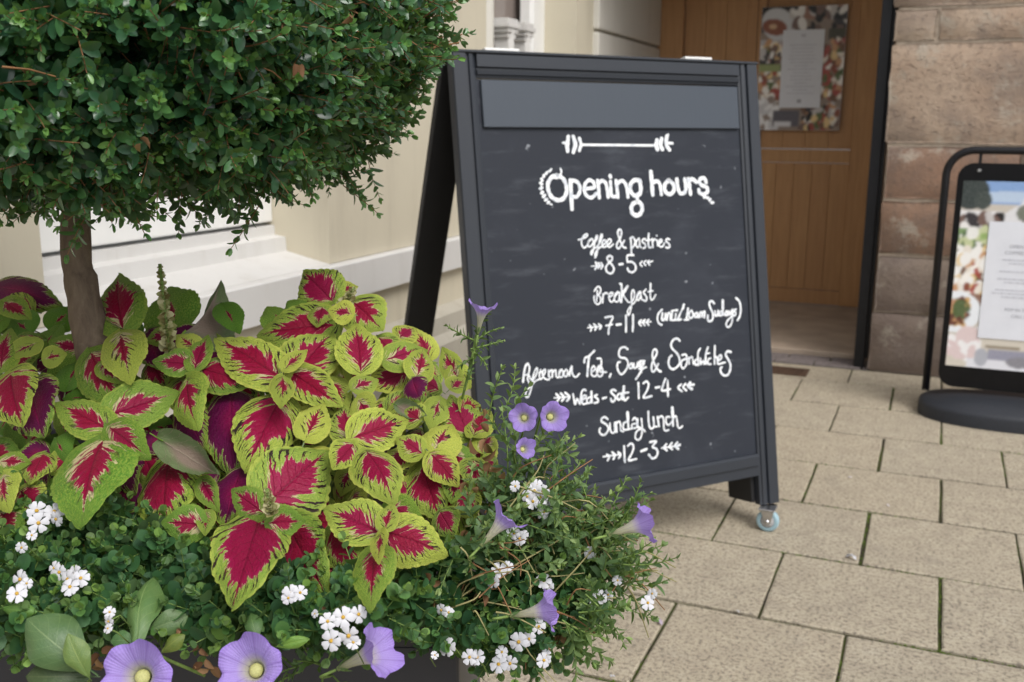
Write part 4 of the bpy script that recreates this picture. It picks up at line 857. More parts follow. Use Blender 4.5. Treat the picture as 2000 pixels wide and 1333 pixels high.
def bigleaf(name, mat, seed, fold, bulge, cup, ruffle, teeth=20, widest=.36, petiole=True, nu=30, nv=8):
    r = random.Random(seed); V_ = []; U_ = []; F_ = []; ph1, ph2 = r.uniform(0, 6), r.uniform(0, 6); skew = r.uniform(-.05, .05)
    e1 = math.log(.5)/math.log(widest) if widest else 1
    for i in range(nu+1):
        u = i/nu; q = u**(e1); h = math.sin(math.pi*q)**.72 if 0 < u < 1 else 0
        h *= (1-.34*max(0, (u-.5)/.5)**1.6)
        for j in range(-nv, nv+1):
            t = j/nv; tooth = 0
            if abs(j) == nv and teeth: tooth = .036*(abs(math.sin(math.pi*u*teeth))-.4)*(.4+.6*math.sin(math.pi*u))
            x = .5*t*(h+tooth); y = u+(.05*abs(t)*(1-u)**3*-2.2)+skew*0+tooth*.4*(1 if abs(j) == nv else 0)
            at_ = abs(t); z = bulge*4*u*(1-u) + fold*at_*h*.5 - cup*at_**2*h*.5 + ruffle*at_**2*(math.sin(u*11+ph1+(2 if t > 0 else 0))*.5+math.sin(u*23+ph2+t)*.25)
            sl = (u-.40*at_)*9.5; z += .006*math.sin(sl*2*math.pi)*min(1, at_*3)*(1-at_*.4)*h + skew*math.sin(u*3)*t
            V_.append((x, y, z)); U_.append((u, (t+1)/2))
    w = 2*nv+1
    for i in range(nu):
        for j in range(w-1): a = i*w+j; F_.append((a, a+1, a+w+1, a+w))
    if petiole:
        b = len(V_); 
        for k in range(3):
            for (dx, dz) in ((-.018, 0), (0, -.022), (.018, 0)): V_.append((dx, .01-.11*k, -.05*k*k*.3+dz)); U_.append((.02, .02))
        for k in range(2):
            for q in range(2): a = b+k*3+q; F_.append((a, a+1, a+4, a+3))
    return npmesh(name, V_, F_, mat, True, uv=U_)
CL = [bigleaf('leaf', M_col, k, *p) for k, p in enumerate(((.10, .07, .22, .03), (.26, .05, .2, .035), (.05, .10, .32, .04), (.2, .08, .36, .045), (.15, .03, .12, .055)))]
CURL = [bigleaf('leaf', M_col, 20, .9, .1, .1, .10), bigleaf('leaf', M_col, 21, .2, .30, .9, .12)]
TY = dict(g=(.45, .30, .30, .45), c=(.42, .85, .25, .35), y=(.50, .28, .72, 1.), k=(.56, .10, .45, 1.2), r=(.62, .10, .45, 1.2), d=(.90, .1, .25, 1.), p=(.12, .7, .9, .8), n=(-.5, -.6, .08, 0.), s=(.30, .25, .9, 1.), w=(.30, .9, .7, .7))
def Dm(x, y):
    D = 1.27-.37*min(1.18, max(-.1, (y-560)/560))
    if x > 650: D += .10*((x-650)/320)**2
    if x < 200: D += .00
    return D
plants = [('left', (45, 760), 'tall coleus with deep magenta leaves at the far left edge of the planter'), ('lm', (225, 800), 'coleus with green-edged pink-centred leaves just in front of the tree trunk'), ('mid', (420, 760), 'coleus with folded dark maroon leaves in the middle left of the clump'),
          ('top', (660, 640), 'coleus with the highest yellow-green leaves nearest the A-board leg'), ('cen', (620, 840), 'coleus with crimson black-feathered leaves in the centre of the clump'), ('bot', (530, 1030), 'coleus with the lowest long crimson leaf hanging over the planter front'),
          ('lr', (745, 1040), 'coleus with lime star-shaped leaf cluster at the lower right of the clump'), ('right', (860, 860), 'small-leaved yellow coleus at the right side of the clump')]
proots = {}
for key, c_, lab in plants:
    P = at(c_[0], c_[1], Dm(*c_)+.12); P.z = ZP-.04; q = pl(0, 0, 0)
    proots[key] = (c_, empty('coleus_plant', P, label=lab, cat='coleus', group='coleus plants in the planter'))
def put_leaf(bx, by, tx, ty, w, typ, off=0., dt=0., lean=0., me=None, plant=None, flip=False, rng=None):
    rg = rng or rnd
    mx_, my_ = (bx+tx)/2, (by+ty)/2
    if plant is None: plant = min(proots, key=lambda k: (proots[k][0][0]-mx_)**2+(proots[k][0][1]-my_)**2)
    root = proots[plant][1]
    P0 = at(bx, by, Dm(bx, by)+off); P1 = at(tx, ty, Dm(tx, ty)+off+dt); A = P1-P0; L = A.length; y = A.normalized()
    n = (-FW*.9+Vector((0, 0, .45))+Vector((rg.uniform(-.3, .3), rg.uniform(-.3, .3), rg.uniform(-.2, .2)))+RT*lean).normalized()
    z = (n-y*n.dot(y)).normalized()
    if flip: z = -z
    x = y.cross(z); W_ = w*1.08*(Dm(mx_, my_)+off)/FPX
    M_ = Matrix((x*W_, y*L, z*(L+W_)*.5)).transposed().to_4x4(); M_.translation = P0-root.location
    o = link('leaf', me or CL[rg.randrange(5)], root, M_); p = TY[typ]
    o.color = (p[0]+rg.uniform(-.05, .05), p[1]*rg.uniform(.7, 1.2), p[2]+rg.uniform(-.12, .12), p[3]); return o
LEAVES = [
(240,642,232,536,96,'g',.02,.02),(236,652,257,752,86,'w',0,-.03),(214,842,106,786,76,'g',0,0),(212,812,353,766,106,'c',0,0),(214,834,296,898,72,'c',-.02,-.02),(203,860,158,1034,156,'c',-.01,-.04),
(376,712,297,706,62,'c',0,0),(380,722,406,654,50,'g',0,0),(396,722,494,756,78,'r',.01,0),(548,740,418,660,98,'y',-.01,0),(572,738,650,650,112,'y',.02,.01),(555,722,601,683,42,'s',-.03,-.01),(566,727,670,797,74,'y',0,0),(552,736,549,798,46,'s',-.03,-.02),
(548,780,477,926,124,'k',.02,0),(366,742,388,844,82,'g',.0,-.02),(356,790,402,880,70,'d',.05,0),(452,770,456,935,112,'d',.05,0),(332,900,322,1058,122,'r',.05,0),(397,1026,314,1020,72,'c',-.01,0),(404,1000,400,1048,36,'w',-.01,0),
(514,1002,452,955,62,'g',-.02,0),(524,1022,598,1018,66,'g',-.02,0),(508,1010,452,1194,136,'r',0,-.05),(565,1030,640,1165,122,'r',.03,0),(522,985,642,880,150,'k',.02,0),(688,856,798,820,88,'y',-.01,0),(690,868,648,918,62,'y',-.01,0),(716,884,772,988,92,'y',-.01,-.02),
(682,862,670,792,66,'y',.01,0),(598,856,632,788,66,'s',0,0),(648,588,592,530,92,'k',.02,.0),(654,636,500,656,112,'k',.03,.02),(688,614,640,606,48,'s',-.02,0),(690,592,748,648,92,'y',.01,0),(704,726,694,632,86,'y',0,0),
(752,704,836,684,60,'w',.01,0),(815,738,826,678,60,'w',.01,0),(894,740,863,678,44,'w',.02,0),(916,856,878,772,76,'k',0,0),(846,886,884,828,78,'p',-.01,0),(824,886,774,854,58,'y',-.01,0),(842,888,897,952,62,'y',-.02,0),(826,910,862,1022,98,'r',.03,0),(880,880,914,968,76,'c',.01,0),
(872,954,882,1074,84,'r',.04,0),(742,1042,632,994,96,'y',-.01,0),(748,1038,876,1086,100,'y',-.01,-.02),(736,1070,724,1198,82,'g',-.01,-.03),(752,1036,766,982,44,'s',-.03,-.01),(744,1040,740,1104,36,'s',-.04,-.02),(754,990,828,1018,66,'c',.02,0),(652,1030,704,1128,88,'r',.03,0),(690,1136,722,1196,62,'r',.05,0),
(22,732,44,836,104,'r',0,0),(62,756,86,856,112,'d',.02,0),(0,902,62,906,46,'c',0,0),(86,888,58,948,58,'r',.01,0),(76,668,8,702,54,'p',0,0),(86,702,132,692,46,'p',0,0),(8,590,62,626,48,'g',0,0),(-10,560,124,600,74,'d',.12,0),(346,644,328,562,110,'n',.10,0),
(436,598,468,654,54,'n',.05,0),(332,654,284,668,42,'g',.03,0),(384,682,344,654,44,'p',0,0),(178,690,244,802,100,'g',.03,0),(198,712,244,752,44,'c',.01,0),(2,722,22,640,52,'g',0,0),(8,928,18,1004,62,'w',0,0),(394,938,428,1002,42,'g',.03,0),(470,920,438,1036,92,'d',.04,0),(432,1048,394,1112,62,'r',.05,0),
(300,700,322,760,70,'r',.06,0),(250,770,300,830,70,'r',.07,0),(600,800,560,870,80,'s',.03,0),(700,780,730,830,60,'w',-.01,0),(690,760,740,742,50,'w',0,0),(700,700,690,760,50,'s',.03,0),(640,740,680,800,60,'s',.03,0),(640,880,610,930,60,'s',.03,0),(560,930,500,905,60,'s',.03,0),
(800,770,770,840,60,'s',.03,0),(860,780,840,840,55,'p',.01,0),(840,700,810,640,50,'s',.04,0),(780,660,810,640,50,'y',.03,0),(930,860,960,930,60,'s',.03,0),(950,880,965,950,30,'y',.0,0),(900,900,930,990,60,'k',.05,0),(800,880,760,930,60,'y',.03,0),(780,930,760,1000,60,'k',.05,0),
(660,570,700,560,40,'s',.02,0),(600,620,560,590,60,'n',.04,0),(560,640,520,600,70,'n',.05,0),(740,660,770,700,60,'y',.03,0),(880,720,920,760,50,'w',.02,0),(630,600,620,640,50,'y',.02,0),(820,820,790,800,55,'y',0,0),(880,820,930,800,60,'y',.03,0),
(100,640,150,600,60,'n',.1,0),(60,650,20,620,70,'n',.1,0),(130,760,160,700,60,'n',.05,0),(110,860,140,900,60,'n',.04,0),(150,880,100,930,60,'g',.05,0),(40,960,90,1000,70,'r',.03,0),(0,1000,40,1050,70,'c',.03,0),(640,1100,600,1150,80,'r',.05,0),(280,880,310,960,70,'r',.08,0),(352,745,378,812,80,'r',.05,0),(380,760,340,800,70,'n',.08,0),(345,710,380,790,90,'d',.10,0),
(925,850,958,800,50,'y',-.02,0),(935,880,968,850,48,'w',-.02,0),(940,900,972,925,52,'y',-.03,0),(925,900,930,960,62,'y',-.03,0),(900,800,938,790,50,'y',-.01,0),(880,760,912,740,44,'s',0,0),(930,930,958,975,44,'y',-.03,0),(900,920,880,985,60,'k',.0,0),(905,960,925,1020,56,'y',-.01,0),(860,1000,890,1050,60,'k',.0,0)]
lr = random.Random(21)
for q in LEAVES:
    bx, by, tx, ty, w, typ, off, dt = q; put_leaf(bx, by, tx, ty, w, typ, off, dt, rng=lr)
put_leaf(362, 648, 432, 548, 98, 'n', .02, .05, flip=True, me=CURL[0], rng=lr)
put_leaf(318, 862, 424, 926, 62, 'n', -.01, .0, flip=True, me=CURL[1], rng=lr)
put_leaf(806, 742, 822, 786, 52, 'd', .0, .0, me=CL[3], rng=lr)
put_leaf(775, 792, 835, 812, 34, 'n', -.01, .0, flip=True, me=CURL[1], rng=lr)
POLY = [(0, 575), (120, 590), (200, 640), (330, 625), (470, 665), (540, 620), (600, 560), (660, 560), (750, 620), (820, 680), (880, 720), (925, 780), (950, 860), (945, 930), (900, 1030), (850, 1060), (780, 1120), (720, 1160), (600, 1130), (470, 1150), (400, 1070), (270, 1010), (150, 1000), (60, 980), (0, 1000)]
def inside(x, y, P):
    c = False; n = len(P)
    for i in range(n):
        (xa, ya), (xb, yb) = P[i], P[(i+1) % n]
        if (ya > y) != (yb > y) and x < (xb-xa)*(y-ya)/(yb-ya)+xa: c = not c
    return c
cnt = 0
while cnt < 210:
    x, y = lr.uniform(-60, 960), lr.uniform(540, 1170)
    if not inside(max(x, 1), y, POLY): continue
    s = lr.uniform(45, 90); a = lr.uniform(-.6, 3.7); tx, ty = x+s*math.cos(a), y+s*math.sin(a)
    if not inside(max(tx, 1), ty, POLY): continue
    lay = .045+.10*(cnt/210)
    if x < 380: typ = lr.choice('gcnrndd')
    elif x < 560: typ = lr.choice('gkrdrkn')
    else: typ = lr.choice('yysskrkw')
    put_leaf(x, y, tx, ty, s*lr.uniform(.65, .95), typ, lay, lr.uniform(-.02, .02), lr.uniform(-.5, .5), rng=lr); cnt += 1
for key, (c_, root) in proots.items():
    for k in range(5):
        tx, ty = c_[0]+lr.uniform(-70, 70), c_[1]+lr.uniform(-70, 70); P = at(tx, ty, Dm(tx, ty)+.08)-root.location
        b = Vector((lr.uniform(-.03, .03), lr.uniform(-.03, .03), 0)); tube('stem', [b, b.lerp(P, .4)+Vector((0, 0, .02)), b.lerp(P, .8), P], [.006, .005, .004, .003], M_stemg, root, 6)
# pale flower spikes
M_spike = leafmat('coleus_flower_bract', ((.1, (.16, .12, .05)), (.5, (.30, .30, .12)), (.9, (.48, .44, .26))), .7, .2, .2)
def spike(root, x0, y0, x1, y1, D, wmax):
    a, b = at(x0, y0, D), at(x1, y1, D); V_, F_, T_ = [], [], []; sv, sf = leaf_shape(.9, .2, .1); n = 26
    for i in range(n):
        t = i/n; p = a.lerp(b, t); ax = (b-a).normalized(); k = wmax*1.5*(1.1-.75*t)*D/FPX*(1 if i % 3 else .6)
        for w in range(6):
            an = w*math.pi/3+i*.5; sd_ = basis(ax) @ Vector((math.cos(an), 0, math.sin(an))); m = basis(sd_+ax*lr.uniform(-.2, .7), -FW+Vector((lr.uniform(-.5, .5), lr.uniform(-.5, .5), .5)), 0); m.translation = p; m = m @ Matrix.Scale(k*lr.uniform(.6, 1.1), 4)
            bb = len(V_); V_ += [tuple((m @ Vector(q))-root.location) for q in sv]; F_ += [tuple(z+bb for z in q) for q in sf]; T_ += [lr.random()]*len(sv)
    link('flower_spike', npmesh('flower_spike', V_, F_, M_spike, True, tint=T_), root); tube('spike_stalk', [a-root.location, b-root.location], .0022, M_stemg, root, 5)
spike(proots['lm'][1], 332, 690, 312, 516, 1.20, 15); spike(proots['bot'][1], 530, 1005, 521, 955, .93, 13); spike(proots['top'][1], 672, 600, 692, 562, 1.24, 12)

# ------------------------------------------------------------------ bacopa and petunias trailing from the rim
M_bac = leafmat('bacopa_leaf', ((0., (.020, .065, .028)), (.45, (.042, .12, .042)), (.8, (.09, .20, .05)), (1., (.20, .33, .07))), .5, .4, .2, back=((.10, .16, .07), .6))
M_pet = leafmat('petunia_leaf', ((0., (.055, .11, .045)), (.5, (.12, .205, .08)), (1., (.26, .35, .12))), .5, .35, .25, back=((.14, .2, .08), .6))
M_wht = plain('white_petal', (.56, .56, .59), .55, .3, 60, .03); M_yel = plain('yellow_flower_centre', (.46, .46, .18), .6, .3, 60, .2)
def violet():
    m = Mat('violet_petunia_petal', .5, .3); uv = m.n('UVMap').outputs[0]; s = m.n('SeparateXYZ'); m.l(uv, s.inputs[0])
    c = m.ramp(s.outputs[1], (.0, (.30, .38, .10)), (.18, (.60, .60, .36)), (.42, (.72, .70, .56)), (.60, (.50, .38, .82)), (1., (.40, .27, .76)))
    ln = m.math('PINGPONG', m.math('MULTIPLY', s.outputs[0], 10.), .5); ln = m.math('SUBTRACT', 1., m.smooth(ln, .0, .07)); fine = m.math('PINGPONG', m.math('MULTIPLY', s.outputs[0], 60.), .5)
    c = m.mix(m.math('MULTIPLY', ln, .45), c, (.20, .09, .45, 1)); c = m.mix(m.math('MULTIPLY', m.smooth(fine, .3, .5), .22), c, (.2, .1, .42, 1)); m.base(c)
    m.bump(m.math('ADD', m.noise(uv, 18, 4, .7), m.math('MULTIPLY', fine, .6)), .7, .002)
    tb = m.n('BsdfTranslucent'); m.l(c, tb.inputs[0]); mx = m.n('MixShader'); mx.inputs[0].default_value = .3
    m.l(m.b.outputs[0], mx.inputs[1]); m.l(tb.outputs[0], mx.inputs[2]); m.l(mx.outputs[0], m.t.nodes['Material Output'].inputs[0]); return m.m
M_vio = violet()
def trumpet(seed, N=50):
    r = random.Random(seed); prof = [(.045, -.95), (.06, -.8), (.085, -.6), (.12, -.42), (.17, -.27), (.26, -.14), (.36, -.05), (.44, .0), (.5, .015)]
    V_, U_ = [], []; ph = r.uniform(0, 6); n = len(prof)
    for i, (a, z) in enumerate(prof):
        q = max(0, (i-4)/4)
        for k in range(N+1):
            w = 2*math.pi*k/N; lobe = 1-.13*q*q*abs(math.cos(2.5*w))**6+.02*q*math.sin(3*w+ph); zz = z+q*q*(.06*math.cos(5*w+math.pi)+.085*math.sin(2*w+ph)+.035*math.sin(3*w-ph)+.025*math.sin(13*w+ph))
            V_.append((a*lobe*math.cos(w), a*lobe*math.sin(w), zz)); U_.append((k/N, i/(n-1)))
    F_ = [(i*(N+1)+k, i*(N+1)+k+1, (i+1)*(N+1)+k+1, (i+1)*(N+1)+k) for i in range(n-1) for k in range(N)]
    return npmesh('flower', V_, F_, M_vio, True, uv=U_)
TRP = [trumpet(k) for k in range(4)]
def calyx():
    V_, F_, T_ = [], [], []; sv, sf = leaf_shape(.22, .15, -.1)
    for k in range(5):
        a = k*2*math.pi/5; m = basis((math.cos(a)*.35, math.sin(a)*.35, 1), (math.cos(a), math.sin(a), 0)); m.translation = Vector((0, 0, -1.0)); m = m @ Matrix.Scale(.34, 4); b = len(V_); V_ += [tuple(m @ Vector(q)) for q in sv]; F_ += [tuple(z+b for z in q) for q in sf]; T_ += [.5]*len(sv)
    return npmesh('calyx', V_, F_, M_pet, True, tint=T_)
CAL = calyx(); sv_, sf_ = lathe([(.001, .012), (.03, .02), (.06, .006), (.09, -.01), (.11, -.05)], 12)
DISC = lmesh('throat', sv_, sf_, M_yel, True)
def axis_mat(P, ax, s, spin=0):
    z = Vector(ax).normalized(); x = z.cross(Vector((.1, .2, 1))).normalized(); y = z.cross(x); m = Matrix((x, y, z)).transposed().to_4x4() @ Matrix.Rotation(spin, 4, 'Z'); m.translation = P; return m @ Matrix.Scale(s, 4)
def petunia(root, cx, cy, D, dia, dx, dy, fz, droot=None):
    ax = RT*dx-UP*dy-FW*fz; s = dia*D/FPX; P = at(cx, cy, D)
    o = link('flower', TRP[lr.randrange(4)], root, axis_mat(P-root.location, ax, s, lr.random()*6)); link('calyx', CAL, o)
    d = link('throat', DISC, o); d.location = (0, 0, -.33)
    e = P-ax.normalized()*s*1.0; b = at(*droot) if droot else root.location+Vector((0, 0, .02))
    tube('flower_stalk', [tuple(q-root.location) for q in catmull([e, e-ax.normalized()*s*.35, e.lerp(b, .6)+Vector((0, 0, -.004)), b], 4)], .0013, M_stemg, root, 5)
def proot(x, y, D, **k):
    P = at(x, y, D); P.z = min(P.z, ZP-.04) if k.pop('soil', True) else P.z; return P
pet = []
for (x, y, D, lab) in ((360, 1300, .93, 'petunia with two large lilac blooms along the front rim of the planter'), (690, 1250, 1.0, 'petunia shoot with one lilac bloom seen from the side at the planter front'),
                      (1000, 1000, 1.08, 'trailing petunia with lilac trumpets spilling over the right side of the planter'), (930, 760, 1.22, 'upright petunia shoot with a single lilac bloom in front of the A-board leg'), (1020, 860, 1.15, 'petunia shoot with three open lilac blooms against the lower chalkboard')):
    P = at(x, y, D); P.z = ZP-.045; lat = (P-PC).dot(hr); 
    if lat > hx-.03: P -= hr*(lat-hx+.04)
    pet.append(empty('petunia_plant', P, label=lab, cat='petunia', group='petunias in the planter'))
petunia(pet[0], 262, 1322, .80, 142, .05, -.35, 1, (300, 1325, .9)); petunia(pet[0], 484, 1304, .80, 132, -.1, -.45, 1, (440, 1320, .92))
petunia(pet[1], 744, 1268, .84, 112, 1, -.55, .35, (640, 1315, .97))
petunia(pet[2], 992, 1008, .92, 82, .7, -.75, -.15, (930, 1085, 1.05)); petunia(pet[2], 1264, 1020, .97, 84, 1, -.35, .05, (1150, 1090, 1.08)); petunia(pet[2], 1076, 1190, .90, 86, 1, -.2, .1, (1000, 1190, 1.05))
petunia(pet[3], 943, 598, 1.12, 58, .18, -1, .1, (925, 700, 1.16))
petunia(pet[4], 1022, 816, 1.03, 58, -.1, -.1, 1, (1010, 880, 1.12)); petunia(pet[4], 1082, 814, 1.03, 62, .3, -.1, 1, (1030, 880, 1.12)); petunia(pet[4], 1028, 876, 1.0, 44, .4, -.2, .8, (1010, 930, 1.1))
rr = random.Random(77)
varB = [sprig(rr, rr.uniform(.02, .04), .0082, .0115, .0165, (50, 85)) for _ in range(10)]
varP = [sprig(rr, rr.uniform(.035, .065), .0085, .011, .019, (38, 75), .8, 2) for _ in range(10)]
def scatter(poly, n, Df, dirs, var_, spread=.08, bias=(0, 0, 0)):
    out = []; xs = [p[0] for p in poly]; ys = [p[1] for p in poly]
    while len(out) < n:
        x, y = rr.uniform(min(xs), max(xs)), rr.uniform(min(ys), max(ys))
        if not inside(x, y, poly): continue
        d = -FW*rr.uniform(-.1, .9)+RT*rr.uniform(-1, 1)*dirs+UP*rr.uniform(-.6, .9)+Vector(bias)
        m = basis(d, (rr.uniform(-1, 1), rr.uniform(-1, 1), 1), rr.uniform(0, 6)); m.translation = at(x, y, Df(x, y)+rr.random()**1.5*spread); out.append(m)
    return out
SHB = leaf_shape(.92, .12, .10, ((.10, .60), (.38, 1.), (.72, .95), (.94, .5))); SHP = leaf_shape(.44, .22, .25)
DL = lambda x, y: max(.87, Dm(x, y)+(.035 if y < 1230 else 0))
DR = lambda x, y: .955+max(0, x-800)/450*.13-(y-1100)/300*.03
bac = []
for (x, y, lab) in ((90, 1130, 'white bacopa trailing over the left end of the planter front'), (560, 1200, 'white bacopa under the lowest coleus leaf at the planter front'), (960, 1200, 'white bacopa spilling over the right corner of the planter')):
    P = at(x, y, 1.0); P.z = ZP-.045; bac.append(empty('bacopa_plant', P, label=lab, cat='bacopa', group='bacopas in the planter'))
A_, T_, St_ = place(varB, scatter([(-40, 980), (150, 1000), (300, 1010), (400, 1080), (440, 1190), (380, 1230), (240, 1230), (100, 1240), (-40, 1240)], 520, DL, 1, varB), rr)
foliage(bac[0], A_, T_, SHB, M_bac, 220); stems(bac[0], St_, .0007, M_stemg)
A_, T_, St_ = place(varB, scatter([(400, 1160), (620, 1120), (760, 1130), (780, 1200), (700, 1240), (640, 1250), (560, 1240), (430, 1240), (340, 1220)], 230, DL, 1, varB), rr)
foliage(bac[1], A_, T_, SHB, M_bac, 150); stems(bac[1], St_, .0007, M_stemg)
A_, T_, St_ = place(varB, scatter([(740, 1180), (800, 1120), (900, 1085), (1050, 1090), (1180, 1160), (1150, 1210), (1080, 1270), (1010, 1300), (900, 1270), (800, 1230)], 380, DR, 1, varB, .11), rr)
foliage(bac[2], A_, T_, SHB, M_bac, 220); stems(bac[2], St_, .0007, M_stemg)
A_, T_, St_ = place(varP, scatter([(915, 1020), (965, 960), (1000, 900), (1030, 930), (1060, 960), (1090, 1010), (1150, 1030), (1210, 1080), (1240, 1150), (1150, 1190), (1060, 1150), (960, 1110), (890, 1085)], 230, DR, 1, varP, .12, (.25, 0, .25)), rr)
foliage(pet[2], A_, T_, SHP, M_pet, 260); stems(pet[2], St_, .0009, M_stemg)
ms = []
for (x, y, dx, dy, D) in [(1040, 880, .6, -.5, 1.07), (1075, 890, .8, -.3, 1.07), (1010, 880, .3, -.6, 1.09), (960, 790, .2, -1, 1.15), (985, 800, .5, -.8, 1.15), (1040, 930, .4, -.8, 1.08), (990, 860, -.3, -.8, 1.12), (1000, 830, .1, -1, 1.12), (1060, 870, .6, -.2, 1.08)]:
    for k in range(1): m = basis(RT*(dx+rr.uniform(-.3, .3))-UP*(dy+rr.uniform(-.3, .3))-FW*rr.uniform(-.3, .5), None, rr.random()*6); m.translation = at(x-dx*20, y-dy*20, D); ms.append(m)
A_, T_, St_ = place(varP, ms, rr); foliage(pet[4], A_, T_, SHP, M_pet, 60); stems(pet[4], St_, .0009, M_stemg)
ms = []
for (x, y, dx, dy) in [(925, 700, .1, -1), (915, 730, -.2, -1), (930, 680, .9, -.2), (925, 665, -.8, -.3), (930, 650, .1, -1), (920, 700, -.8, .1), (930, 690, .8, .3), (910, 750, .3, -.9), (935, 660, .6, -.7)]:
    m = basis(RT*dx-UP*dy, None, rr.random()*6); m.translation = at(x-dx*12, y-dy*12, 1.13); ms.append(m @ Matrix.Scale(.6, 4))
A_, T_, St_ = place(varP, ms, rr); foliage(pet[3], A_, T_, SHP, M_pet, 60); stems(pet[3], St_, .0012, M_stemg)
tube('stem', [tuple(at(*q)-pet[3].location) for q in ((930, 655, 1.13), (924, 690, 1.13), (915, 730, 1.14), (900, 790, 1.18), (880, 860, 1.24))], .0016, M_stemg, pet[3], 6)
ms = []
for (x, y, dx, dy) in [(640, 1305, -.6, -.5), (660, 1290, .5, -.6), (620, 1290, -.9, .1), (600, 1275, -.3, -1), (650, 1320, .7, .4), (590, 1310, -.8, .2), (630, 1325, 0, .8), (560, 1290, -.6, -.7)]:
    m = basis(RT*dx-UP*dy-FW*.4, None, rr.random()*6); m.translation = at(x, y, .93); ms.append(m)
A_, T_, St_ = place(varP, ms, rr); foliage(pet[1], A_, T_, leaf_shape(.42, .2, .2), M_pet, 60); stems(pet[1], St_, .0012, M_stemg)
# sprays that reach out past the rest on the right
ms = []
for (x, y, dx, dy, D) in [(1130, 1040, .7, -.6, 1.06), (1180, 1060, .8, -.5, 1.05), (1225, 1100, 1, .1, 1.04), (1180, 1010, .3, -.9, 1.06), (1100, 990, .4, -.9, 1.07), (1080, 960, .7, -.7, 1.08), (1060, 930, .6, -.7, 1.08), (1150, 1200, .9, .1, 1.0), (1120, 1230, .7, .7, 1.), (1160, 1180, .9, .5, 1.), (1110, 1250, .3, .9, 1.), (1200, 1040, .7, -.5, 1.05), (1160, 1020, .1, -1, 1.06)]:
    for k in range(2): m = basis(RT*(dx+rr.uniform(-.35, .35))-UP*(dy+rr.uniform(-.35, .35))-FW*rr.uniform(-.3, .4), None, rr.random()*6); m.translation = at(x-dx*25+rr.uniform(-8, 8), y-dy*25+rr.uniform(-8, 8), D); ms.append(m)
A_, T_, St_ = place(varP, ms, rr); foliage(pet[2], A_, T_, SHP, M_pet, 40); stems(pet[2], St_, .001, M_stemg)
# wiry pale stems tangled through the spray
St3 = []
while len(St3) < 90:
    x, y = rr.uniform(860, 1230), rr.uniform(930, 1260)
    if not inside(x, y, [(900, 1000), (980, 930), (1060, 930), (1200, 1040), (1240, 1140), (1120, 1230), (1000, 1270), (860, 1200)]): continue
    a = at(x, y, DR(x, y)+rr.uniform(-.03, .03)); d = (RT*rr.uniform(.2, 1)+UP*rr.uniform(-.8, .6)-FW*rr.uniform(-.3, .3)).normalized(); L = rr.uniform(.025, .07); c_ = Vector((rr.uniform(-.01, .01), rr.uniform(-.01, .01), rr.uniform(-.004, .014)))
    St3.append(catmull([a, a+d*L*.5+c_, a+d*L], 3))
stems(pet[2], St3[:55], .0011, plain('pale_straw_stem', (.30, .27, .12), .7, .3, 60, .3)); stems(pet[2], St3[55:], .001, M_twig)
# white bacopa flowers
def wflower(seed):
    r = random.Random(seed); V_, F_ = [(0, 0, -.06)], []
    for k in range(5):
        a = k*2*math.pi/5+r.uniform(-.08, .08); b = len(V_); pw = r.uniform(.34, .41)
        ring = [(.10, .12), (.30, pw*.8), (.45, pw), (.53, pw*.55), (.50, 0), (.53, -pw*.55), (.45, -pw), (.30, -pw*.8), (.10, -.12)]; bend_ = r.uniform(-.12, .12)
        for (x, y) in ring:
            z = -.02*x-.45*y*y+bend_*x+.10*math.sin(x*6)*abs(y); V_.append((x*math.cos(a)-y*.62*math.sin(a), x*math.sin(a)+y*.62*math.cos(a), z+.012*k))
        V_.append((.32*math.cos(a), .32*math.sin(a), .05+bend_*.3+.012*k)); c = len(V_)-1
        F_ += [(b+i, b+i+1, c) for i in range(8)]+[(b, c, b+8), (0, b, b+8)]
    return npmesh('flower', V_, F_, M_wht, True)
WF = [wflower(k) for k in range(5)]
cv_, cf_ = lathe([(.001, .12), (.06, .115), (.10, .08), (.105, 0), (.08, -.1)], 8); CENT = lmesh('flower_centre', cv_, cf_, plain('orange_yellow_centre', (.50, .30, .04), .6, .3, 60, .3), True)
FL = [(72, 998, 36), (75, 1022, 38), (106, 1000, 36), (110, 1014, 30), (62, 1046, 20), (42, 1070, 22), (40, 1132, 36), (33, 1160, 36), (52, 1140, 22), (106, 1110, 26), (116, 1118, 30), (133, 1132, 36), (148, 1122, 34), (158, 1130, 34), (137, 1147, 34), (214, 1196, 22), (212, 1214, 22), (211, 1228, 20), (568, 1160, 34), (586, 1158, 28), (563, 1168, 26),
 (615, 1199, 16), (640, 1214, 32), (670, 1206, 40), (700, 1200, 34), (647, 1252, 40), (681, 1242, 40), (690, 1255, 28), (862, 1192, 24), (876, 1197, 24), (874, 1264, 36), (849, 1280, 16), (917, 1284, 30), (932, 1284, 30), (975, 1114, 30), (991, 1108, 24), (962, 1135, 28), (1062, 1135, 30), (1070, 1145, 24), (1044, 1200, 28), (1052, 1224, 28), (1042, 1190, 20), (1013, 1254, 36), (1033, 1248, 28), (974, 1298, 34), (996, 1296, 30), (980, 1274, 24), (1062, 1290, 30), (1066, 1280, 22),
 (1044, 958, 30), (1055, 972, 32), (1040, 980, 30), (1068, 990, 32), (1063, 1000, 32), (1048, 948, 26), (1015, 1052, 28), (1004, 1042, 24), (1022, 1046, 22), (1006, 950, 22), (1152, 1080, 24), (1168, 1170, 36), (1188, 1162, 20), (1265, 1178, 28), (1274, 1160, 20), (1206, 1134, 20), (984, 1042, 22), (1060, 960, 26), (1030, 970, 24)]
